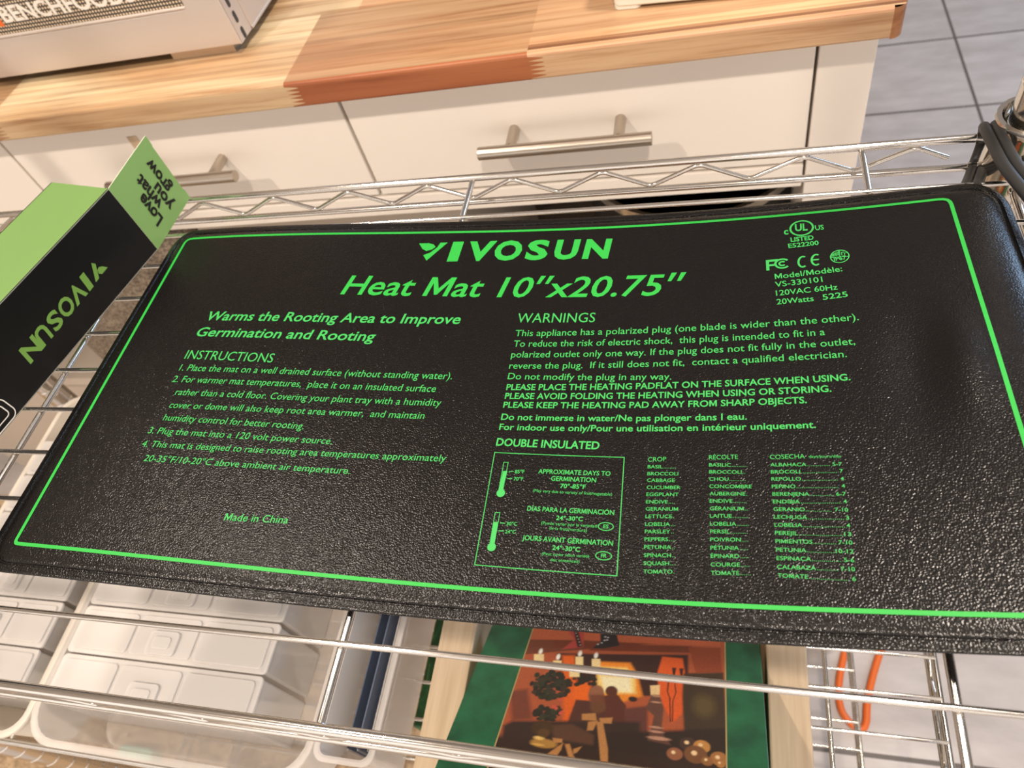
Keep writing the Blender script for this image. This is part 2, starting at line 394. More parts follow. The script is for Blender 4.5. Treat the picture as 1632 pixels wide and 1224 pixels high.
# printed lines: block, words, start x y, end x y, cap height, weight, slant (mm on the mat)
TEXT= [('ti', 'Heat Mat 10″x20.75″', -65.97, 61.46, 136.57, 56.94, 15.19, 0.012, 0.2),
('su', 'Warms the Rooting Area to Improve', -150.59, 39.39, 14.62, 39.0, 7.02, 0.014, 0.15),
('su', 'Germination and Rooting', -151.82, 26.6, -34.47, 25.54, 6.87, 0.014, 0.15),
('in', 'INSTRUCTIONS', -151.24, 9.13, -92.42, 7.99, 6.52, 0, 0),
('in', '1. Place the mat on a well drained surface (without standing water).', -150.78, 0.29, 18.28, 0.07, 4.63, 0, 0.08),
('in', '2. For warmer mat temperatures, place it on an insulated surface', -151.48, -8.07, 10.74, -8.5, 4.53, 0, 0.08),
('in', 'rather than a cold floor. Covering your plant tray with a humidity', -145.29, -17.08, 15.61, -17.35, 4.4, 0, 0.08),
('in', 'cover or dome will also keep root area warmer, and maintain', -144.99, -26.05, 8.28, -25.73, 4.3, 0, 0.08),
('in', 'humidity control for better rooting.', -144.83, -34.53, -57.79, -35.53, 4.27, 0, 0.08),
('in', '3. Plug the mat into a 120 volt power source.', -150.24, -43.38, -38.65, -43.74, 4.14, 0, 0.08),
('in', '4. This mat is designed to raise rooting area temperatures approximately', -150.02, -52.05, 25.51, -50.4, 3.97, 0, 0.08),
('in', '20-35°F/10-20°C above ambient air temperature.', -144.18, -60.84, -23.55, -60.37, 3.91, 0, 0.08),
('or', 'Made in China', -82.49, -90.74, -47.88, -89.54, 3.86, 0.005, 0.05),
('wa', 'WARNINGS', 48.27, 39.83, 92.27, 39.23, 6.74, 0.0, 0.0),
('wa', 'This appliance has a polarized plug (one blade is wider than the other).', 48.78, 29.94, 222.65, 31.04, 4.43, 0.003, 0),
('wa', 'To reduce the risk of electric shock, this plug is intended to fit in a', 49.01, 22.57, 206.95, 22.97, 4.35, 0.003, 0),
('wa', 'polarized outlet only one way. If the plug does not fit fully in the outlet,', 48.85, 15.18, 219.56, 15.85, 4.24, 0.003, 0),
('wa', 'reverse the plug.  If it still does not fit, contact a qualified electrician.', 49.01, 7.63, 215.27, 8.47, 4.15, 0.003, 0),
('wa', 'Do not modify the plug in any way.', 49.36, 0.7, 134.54, -0.48, 4.13, 0.003, 0),
('wa', 'PLEASE PLACE THE HEATING PADFLAT ON THE SURFACE WHEN USING.', 49.72, -6.24, 215.47, -5.29, 3.67, 0.018, 0),
('wa', 'PLEASE AVOID FOLDING THE HEATING WHEN USING OR STORING.', 49.87, -11.85, 206.97, -11.27, 3.61, 0.018, 0),
('wa', 'PLEASE KEEP THE HEATING PAD AWAY FROM SHARP OBJECTS.', 49.9, -17.37, 196.17, -17.1, 3.56, 0.018, 0),
('wa', 'Do not immerse in water/Ne pas plonger dans l eau.', 50.02, -24.83, 169.82, -25.15, 3.64, 0.015, 0.0),
('wa', 'For indoor use only/Pour une utilisation en intérieur uniquement.', 50.04, -30.85, 199.01, -30.89, 3.54, 0.015, 0.0),
('wa', 'DOUBLE INSULATED', 50.02, -40.1, 101.97, -41.08, 4.22, 0.022, 0.0),
('ch', '85°F', 62.22, -55.41, 66.93, -55.23, 1.88, 0.015, 0),
('ch', '70°F', 62.23, -59.3, 66.97, -59.11, 1.86, 0.015, 0),
('ch', '30°C', 62.54, -82.65, 67.61, -82.56, 1.72, 0.015, 0),
('ch', '24°C', 62.5, -86.65, 67.59, -86.54, 1.7, 0.015, 0),
('ch', 'APPROXIMATE DAYS TO', 73.79, -54.99, 108.58, -55.4, 2.38, 0.015, 0),
('ch', 'GERMINATION', 80.49, -58.62, 102.14, -58.98, 2.35, 0.015, 0),
('ch', '70°-85°F', 85.42, -62.38, 97.56, -62.58, 2.19, 0.022, 0),
('ch', '(May vary due to variety of fruit/vegetable)', 72.61, -64.93, 110.17, -65.73, 1.53, 0, 0),
('ch', 'DÍAS PARA LA GERMINACIÓN', 71.24, -74.72, 111.89, -75.33, 2.35, 0.015, 0),
('ch', '24°-30°C', 85.54, -78.79, 97.99, -78.88, 2.08, 0.022, 0),
('ch', '(Puede variar por la variedad', 78.92, -81.25, 104.55, -81.75, 1.45, 0, 0),
('ch', 'de la fruta/verdura)', 82.99, -83.61, 100.32, -84.14, 1.44, 0, 0),
('ch', 'JOURS AVANT GERMINATION', 71.12, -89.37, 112.52, -90.12, 2.35, 0.015, 0),
('ch', '24°-30°C', 85.56, -93.3, 98.26, -93.62, 2.09, 0.022, 0),
('ch', '(Peut varier selon variété', 81.25, -96.06, 102.63, -96.16, 1.38, 0, 0),
('ch', 'des semences)', 85.36, -98.65, 98.54, -98.82, 1.36, 0, 0),
('ch', 'ES', 107.51, -81.93, 109.84, -82.02, 1.79, 0.02, 0),
('ch', 'FR', 107.76, -95.78, 110.19, -95.78, 1.7, 0.02, 0),
('ta', 'CROP', 125.5, -47.65, 133.85, -47.38, 2.35, 0.0, 0.0),
('ta', 'RÉCOLTE', 152.96, -46.51, 165.51, -46.42, 2.31, 0.0, 0.0),
('ta', 'COSECHA', 179.03, -46.74, 193.43, -46.64, 2.25, 0.0, 0.0),
('ta', 'days/jours/días', 194.98, -46.39, 207.83, -46.66, 1.33, 0.0, 0.0),
('ce', 'UL', 197.76, 99.2, 204.18, 99.01, 5.49, 0.03, 0),
('ce', 'c', 191.88, 97.28, 194.17, 97.21, 4.98, 0.03, 0),
('ce', 'US', 208.03, 98.43, 212.36, 98.52, 3.71, 0.02, 0),
('ce', 'LISTED', 195.1, 90.92, 206.74, 91.23, 3.28, 0.03, 0),
('ce', 'E522200', 193.68, 86.25, 208.94, 86.79, 3.24, 0.02, 0),
('ce', 'IP67', 215.35, 73.38, 221.25, 73.91, 2.75, 0.02, 0),
('ce', 'Model/Modèle:', 185.9, 63.62, 218.51, 65.41, 3.82, 0.008, 0),
('ce', 'VS-330101', 185.8, 57.8, 208.69, 59.01, 3.76, 0.008, 0),
('ce', '120VAC 60Hz', 185.91, 51.62, 215.22, 52.71, 3.69, 0.008, 0),
('ce', '20Watts', 186.01, 45.46, 203.55, 46.05, 3.63, 0.008, 0),
('ce', '5225', 207.86, 46.31, 219.44, 47.25, 3.6, 0.012, 0),
('lo', 'I', -3.41, 89.26, 3.54, 89.33, 15.2, 0.042, 0.06),
('lo', 'V', 7.51, 89.36, 25.01, 89.42, 15.11, 0.042, 0.06),
('lo', 'O', 25.16, 89.42, 42.24, 89.36, 15.0, 0.042, 0.06),
('lo', 'S', 45.09, 89.34, 58.64, 89.18, 14.89, 0.042, 0.06),
('lo', 'U', 62.42, 89.12, 76.69, 88.81, 14.78, 0.042, 0.06),
('lo', 'N', 80.12, 88.72, 95.47, 88.24, 14.66, 0.042, 0.06)]
ROWS= [('BASIL','',125.55,-51.15,138.72,-51.16),('BASILIC','',152.98,-50.18,169.11,-50.48),('ALBAHACA','5-7',179.07,-50.41,207.74,-50.81),('BROCCOLI','',125.61,-54.85,138.77,-54.81),('BROCCOLI','',153.06,-53.81,169.17,-54.05),('BRÓCOLI','7',179.14,-54.1,207.89,-54.2),('CABBAGE','',125.65,-58.27,138.81,-58.2),('CHOU','',153.14,-57.47,169.22,-57.66),('REPOLLO','4',179.22,-57.6,207.93,-57.97),('CUCUMBER','',125.7,-61.95,138.86,-61.84),('CONCOMBRE','',153.22,-61.15,169.28,-61.29),('PEPINO','4',179.28,-61.34,208.0,-61.47),('EGGPLANT','',125.76,-65.51,138.91,-65.37),('AUBERGINE','',153.3,-64.78,169.33,-64.87),('BERENJENA','6-7',179.35,-64.96,207.98,-65.27),('ENDIVE','',125.82,-69.25,138.96,-69.06),('ENDIVE','',153.38,-68.37,169.38,-68.41),('ENDIBIA','4',179.41,-68.61,208.04,-68.81),('GERANIUM','',125.87,-72.79,139.0,-72.57),('GÉRANIUM','',153.46,-72.05,169.43,-72.04),('GERANIO','7-10',179.47,-72.2,208.11,-72.64),('LETTUCE','',125.94,-76.44,139.06,-76.18),('LAITUE','',153.54,-75.62,169.48,-75.55),('LECHUGA','3',179.52,-75.81,208.14,-76.28),('LOBELIA','',126.0,-80.18,139.11,-79.88),('LOBELIA','',153.62,-79.35,169.53,-79.22),('LOBELIA','4',179.57,-79.51,208.19,-79.74),('PARSLEY','',126.07,-83.73,139.16,-83.39),('PERSIL','',153.69,-82.95,169.57,-82.78),('PEREJIL','13',179.62,-83.16,208.24,-83.59),('PEPPERS','',126.13,-87.37,139.21,-87.0),('POIVRON','',153.77,-86.65,169.61,-86.42),('PIMIENTOS','7-10',179.67,-86.89,208.26,-87.21),('PETUNIA','',126.2,-91.04,139.27,-90.62),('PÉTUNIA','',153.84,-90.42,169.65,-90.14),('PETUNIA','10-12',179.71,-90.63,208.31,-91.01),('SPINACH','',126.28,-94.79,139.33,-94.33),('ÉPINARD','',153.92,-94.08,169.69,-93.74),('ESPINACA','5-6',179.74,-94.32,208.21,-94.7),('SQUASH','',126.35,-98.42,139.38,-97.93),('COURGE','',153.99,-97.88,169.72,-97.49),('CALABAZA','7-10',179.78,-98.07,208.09,-98.46),('TOMATO','',126.43,-102.14,139.44,-101.6),('TOMATE','',154.06,-101.57,169.76,-101.12),('TOMATE','6',179.81,-101.72,208.06,-102.46)]
CAPR= 1.73
CHART_BOX = [(50.19,-44.12),(114.34,-45.4),(115.36,-103.77),(51.01,-102.68)]
THERMO = [[(55.79,-49.5),(58.03,-49.42),(57.82,-64.91),(55.82,-65.01),(56.22,-54.28),(58.38,-54.2),(57.07,-66.26),(57.43,-68.33)],[(56.11,-76.49),(58.38,-76.37),(58.34,-92.23),(56.31,-92.36),(56.36,-81.32),(58.43,-81.2),(57.37,-93.67),(57.73,-95.68)]]
TICKS = [[(59.11,-54.51),(61.57,-54.42)],[(59.0,-58.36),(61.45,-58.26)],[(59.29,-81.65),(61.84,-81.64)],[(59.37,-85.6),(61.9,-85.52)]]
OVALS = [[(108.65,-81.11),(112.07,-81.1),(108.49,-79.2)],[(108.88,-94.99),(112.38,-94.99),(108.71,-93.11)]]
UL = [(201.19,101.21),(206.98,101.22),(201.39,107.01)]
IP = [(218.19,76.45),(222.57,76.27),(218.6,81.08)]
CE_C = [(200.16,74.86),(202.44,75.14),(200.26,78.94)]
CE_E = [(206.75,75.49),(209.08,75.64),(206.9,79.57)]
FCC = [(181.79,70.37),(182.08,78.4),(188.48,78.57),(189.44,74.23),(192.53,74.55),(189.46,77.97)]
LOGO_LEAF = [(-25.13,104.41),(-18.55,104.5),(-15.2,103.22),(-13.37,101.16),(-15.41,98.77),(-18.8,97.61),(-21.67,99.47)]
LOGO_STROKE = [(-10.97,104.77),(-6.13,104.88),(-16.71,89.23),(-19.94,94.02),(-15.89,96.17),(-12.21,100.73)]
BORDER = [(-199.65,114.98),(274.34,112.87),(274.93,-114.44),(-195.62,-113.0)]
blocks = {k: MB() for k in ('ti', 'su', 'in', 'or', 'wa', 'ch', 'ta', 'ce', 'lo')}
for g, s, x0, y0, x1, y1, cap, wt, sh in TEXT: put_text(blocks[g], s, x0, y0, x1, y1, cap, wt, sh)
m = blocks['ta']
for s, nm, x0, y0, x1, y1 in ROWS:               # crop ...... days
    ln = x1-x0; v, f = glyphs(s); wd = (max(p[0] for p in v))/CAPH*CAPR*1.12
    def along(t): return (x0+t, y0+(y1-y0)*t/ln)
    put_text(m, s, *along(0), *along(wd), CAPR, .006)
    end = ln
    if nm:
        v, f = glyphs(nm); nw = max(p[0] for p in v)/CAPH*CAPR*1.1; put_text(m, nm, *along(ln-nw), *along(ln), CAPR, .006); end = ln-nw-.6
    t = wd+.6
    while t < end-.2:
        x, y = along(t); patch(m, [(x-.14, y), (x+.14, y), (x+.14, y+.28), (x-.14, y+.28)]); t += .72
m = blocks['ch']
stroke(m, CHART_BOX, .42, True)
for q in THERMO:
    patch(m, [q[4], q[3], q[2], q[5]]); stroke(m, [q[3], q[0], q[1], q[2]], .34)
    rr = math.dist(q[6], q[7]); patch(m, ellipse(q[6], (q[6][0]+rr, q[6][1]), (q[6][0], q[6][1]+rr), 24))
for a, b in TICKS: stroke(m, [a, b], .42)
for q in OVALS: stroke(m, ellipse(*q, 36), .4, True, 9)
m = blocks['ce']
stroke(m, ellipse(*UL, 40), 1.05, True, 9)
stroke(m, ellipse(*IP, 40), .55, True, 9); stroke(m, [(IP[0][0]-4.3, IP[0][1]-.3), (IP[0][0]+4.3, IP[0][1]-.5)], .4)
stroke(m, [(IP[0][0], IP[0][1]-.4), (IP[0][0]+.2, IP[0][1]+4.6)], .4)
for k in range(5): stroke(m, [(IP[0][0]-3.8+k*.75, IP[0][1]+.3+k*.1), (IP[0][0]-3.2+k*.75, IP[0][1]+2.3+k*.42)], .42)
stroke(m, [(IP[0][0]+1.1, IP[0][1]+.6), (IP[0][0]+1.1, IP[0][1]+2.9), (IP[0][0]+2.3, IP[0][1]+2.9)], .4); stroke(m, [(IP[0][0]+2.4, IP[0][1]+.6), (IP[0][0]+2.4, IP[0][1]+2.2), (IP[0][0]+3.4, IP[0][1]+2.2)], .4)
for c_ in (CE_C, CE_E): stroke(m, ellipse(*c_, 24, .95, 58, 302), 1.05, False, 9)
stroke(m, [(CE_E[0][0]-2.1, CE_E[0][1]), (CE_E[0][0]+1.3, CE_E[0][1]+.1)], .95)
fx, fy = FCC[0]; stroke(m, [(fx+.8, fy), (fx+.8, fy+7.2), (fx+6.2, fy+7.3)], 1.6); stroke(m, [(fx+.8, fy+3.8), (fx+4.2, fy+3.9)], 1.4)
fc = (fx+8.2, fy+4.4); ex = lambda k: ellipse(fc, (fc[0]+k, fc[1]), (fc[0], fc[1]+k*.95), 26, 1, 40, 320)
stroke(m, ex(3.5), 1.15, False, 9); stroke(m, ex(1.5), .95, False, 9)
m = blocks['lo']; patch(m, LOGO_LEAF); patch(m, LOGO_STROKE)
for k, nm, mt, lb in (('lo', 'printed_logo', print_deep, 'bold green brand lettering'), ('ti', 'printed_title', print_deep, 'large green slanted title'),
                      ('su', 'printed_slogan', print_green, None), ('in', 'printed_instructions', print_green, None), ('or', 'printed_origin_line', print_green, None), ('wa', 'printed_warnings', print_green, None),
                      ('ch', 'printed_germination_chart', print_green, 'green boxed chart with two thermometers'), ('ta', 'printed_crop_table', print_green, None),
                      ('ce', 'printed_certification_marks', print_green, None)):
    o = blocks[k].build(nm, mt, heat_mat)
    if lb: o['label'] = lb
m = MB(); b = BORDER; cr = []
for i, p in enumerate(b):
    p = Vector(p); a = Vector(b[i-1]); c = Vector(b[(i+1) % 4]); rr = 5 if i < 2 else 2.5
    q0 = p+(a-p).normalized()*rr; q1 = p+(c-p).normalized()*rr
    for k in range(5): t = k/4; cr.append(tuple((q0*(1-t)+p*t)*(1-t)+(p*(1-t)+q1*t)*t))
stroke(m, cr, 1.9, True, 5); m.build('printed_border', print_deep, heat_mat)['label'] = 'thin green border line'
# twin lead: comes out under the far right corner, bends over the truss, falls to the right
def spline(pts, n=10):
    P = [Vector(p) for p in pts]; P = [P[0]*2-P[1]]+P+[P[-1]*2-P[-2]]; out = []
    for i in range(1, len(P)-2):
        for k in range(n):
            t = k/n; a, b_, c_, d = P[i-1:i+3]
            out.append(.5*((2*b_)+(c_-a)*t+(2*a-5*b_+4*c_-d)*t*t+(3*b_-a-3*c_+d)*t**3))
    out.append(P[-2]); return out
cord = MB()
for off in (0, 5.8):
    cord.tube(spline([(x+off, y+off*.12, z) for x, y, z in ((281, 112, 4), (287, 131, 0), (297, 157, -14), (306, 181, -25), (309, 188, -17), (307.5, 186.5, -6), (304.5, 180, 3.2),
              (302, 168, 9), (301.5, 150, 12.5), (302.5, 132, 14), (305.5, 116, 15), (310, 100, 15), (318, 80, 15), (336, 54, 15), (385, 34, 8), (470, 30, -30), (580, 40, -150), (740, 60, -520), (900, 80, -893), (1150, 110, -896))], 8), 3.0, 14)
cord.build('power_cord', cord_black, heat_mat, smooth=60)['label'] = 'black twin power lead looped over the truss'
keep(heat_mat, (48, 0, 3))

# ------------------------------------------------------------------ the open product carton
carton = thing('product_carton', 'open long black and green carton lying at the left of the heat mat', 'box')
B0 = Vector((-234.7, 119.7, 0)); DN = Vector((-.2195, -.9756, 0)); DL = Vector((-.9756, .2195, 0))
def bp(a, b, z): p = B0+DN*a+DL*b; return (p.x, p.y, z)
LEN, W_, Z0, Z1 = 290, 57, 1.7, 57.6
def panel(m, k, q, nrm, th=.7):                   # a card panel: outside face material k, inside and rim raw card
    o = [Vector(p) for p in q]; i = [p-Vector(nrm)*th for p in o]
    m.k = k; m.add(o, [(0, 1, 2, 3)]); m.k = 2; m.add(o+i, [(7, 6, 5, 4)]+[(j, (j+1) % 4, 4+(j+1) % 4, 4+j) for j in range(4)]); m.k = 0
m = MB(); nz = (0, 0, 1); nr = -DL
panel(m, 0, [bp(0, 0, Z0), bp(LEN, 0, Z0), bp(LEN, 0, Z1), bp(0, 0, Z1)], nr)
panel(m, 1, [bp(0, 0, Z1), bp(LEN, 0, Z1), bp(LEN, W_, Z1), bp(0, W_, Z1)], nz)
panel(m, 0, [bp(0, W_, Z0), bp(LEN, W_, Z0), bp(LEN, W_, Z1), bp(0, W_, Z1)], DL)
panel(m, 1, [bp(0, 0, Z0), bp(LEN, 0, Z0), bp(LEN, W_, Z0), bp(0, W_, Z0)], (0, 0, -1))
panel(m, 0, [bp(LEN, 0, Z0), bp(LEN, W_, Z0), bp(LEN, W_, Z1), bp(LEN, 0, Z1)], DN)
m.build('sleeve', [box_black, box_green, box_card], carton)
F0 = Vector((-234.6, 119.3, 0))
def fp(f, z, lift=0): return (F0.x+lift, F0.y+f, z)
m = MB(); outl = [(0, Z0), (10, Z0-.2), (57.3, .6), (57.3, 8.5), (56.3, 10), (56.3, 48.5), (57, 50), (57, 57.6), (0, Z1)]
n = len(outl); m.k = 0
outl = [(0, Z0), (10, Z0-.2), (57.3, .8), (57.3, 8.5), (56.3, 10), (56.3, 48.5), (57, 50), (57, 57.4), (30, Z1), (0, Z1)]
n = len(outl)
m.add([fp(*p) for p in outl], [tuple(range(n))]); m.k = 1
m.add([fp(*p) for p in outl]+[fp(*p, -.6) for p in outl], [tuple(range(2*n-1, n-1, -1))]+[(i, (i+1) % n, n+(i+1) % n, n+i) for i in range(n)])
fl = m.build('end_flap', [box_flap, box_card], carton)
def word(fn, text, s0, s1, cap, weight): 
    v, f = glyphs(text, weight); a = min(p[0] for p in v); b = max(p[0] for p in v)
    return [fn(s0+(p[0]-a)/(b-a)*(s1-s0), p[1]/CAPH*cap) for p in v], f
m = MB()
for tx, base, s0, s1 in (('Love', 22.3, 11.7, 35.5), ('what', 31.2, 18.2, 45), ('you', 39.3, 9.8, 30.8), ('grow', 47.9, 18.8, 45.8)):
    m.add(*word(lambda s, h: fp(base-h, s, .35), tx, s0, s1, 9.2, .03))
m.add([fp(15.4, 21.4, .4), fp(17.0, 21.2, .4), fp(18.8, 22.6, .4), fp(18.2, 24.0, .4), fp(16.4, 23.8, .4)], [(0, 1, 2, 3, 4)])
m.build('flap_slogan', box_black, fl)
m = MB(); sp = lambda a, z: bp(a, -.35, z)
for ch, ta, tb in (('I', 0, .07), ('V', .095, .275), ('O', .277, .452), ('S', .474, .616), ('U', .649, .801), ('N', .80, 1)):
    m.add(*word(lambda s, h: sp(s+.14*h, 31.7-.04*(s-53)-h), ch, 52.6+65*ta, 52.6+65*tb, 11.0, .03))
m.add([sp(38.0, 21.7), sp(44.0, 21.5), sp(45.6, 23.4), sp(44.8, 25.8), sp(42.6, 26.6), sp(40.2, 25.0)], [(0, 1, 2, 3, 4, 5)])
m.add([sp(47.6, 21.2), sp(51.3, 21.0), sp(44.4, 32.4), sp(42.6, 29.8)], [(0, 1, 2, 3)])
m.build('brand_lettering', box_ink, carton)
m = MB()
for ins in (0, 3.6):
    q = rrect(145.8+ins, 2.6+ins, 178-ins, 20-ins, 5-ins*.6, 5); wd = .7
    qi = rrect(145.8+ins+wd, 2.6+ins+wd, 178-ins-wd, 20-ins-wd, 5-ins*.6-wd, 5); k = len(q)
    m.add([sp(*p) for p in q]+[sp(*p) for p in qi], [(i, (i+1) % k, k+(i+1) % k, k+i) for i in range(k)])
m.build('printed_emblem', box_white, carton)
keep(carton, bp(LEN/2, W_/2, Z0))
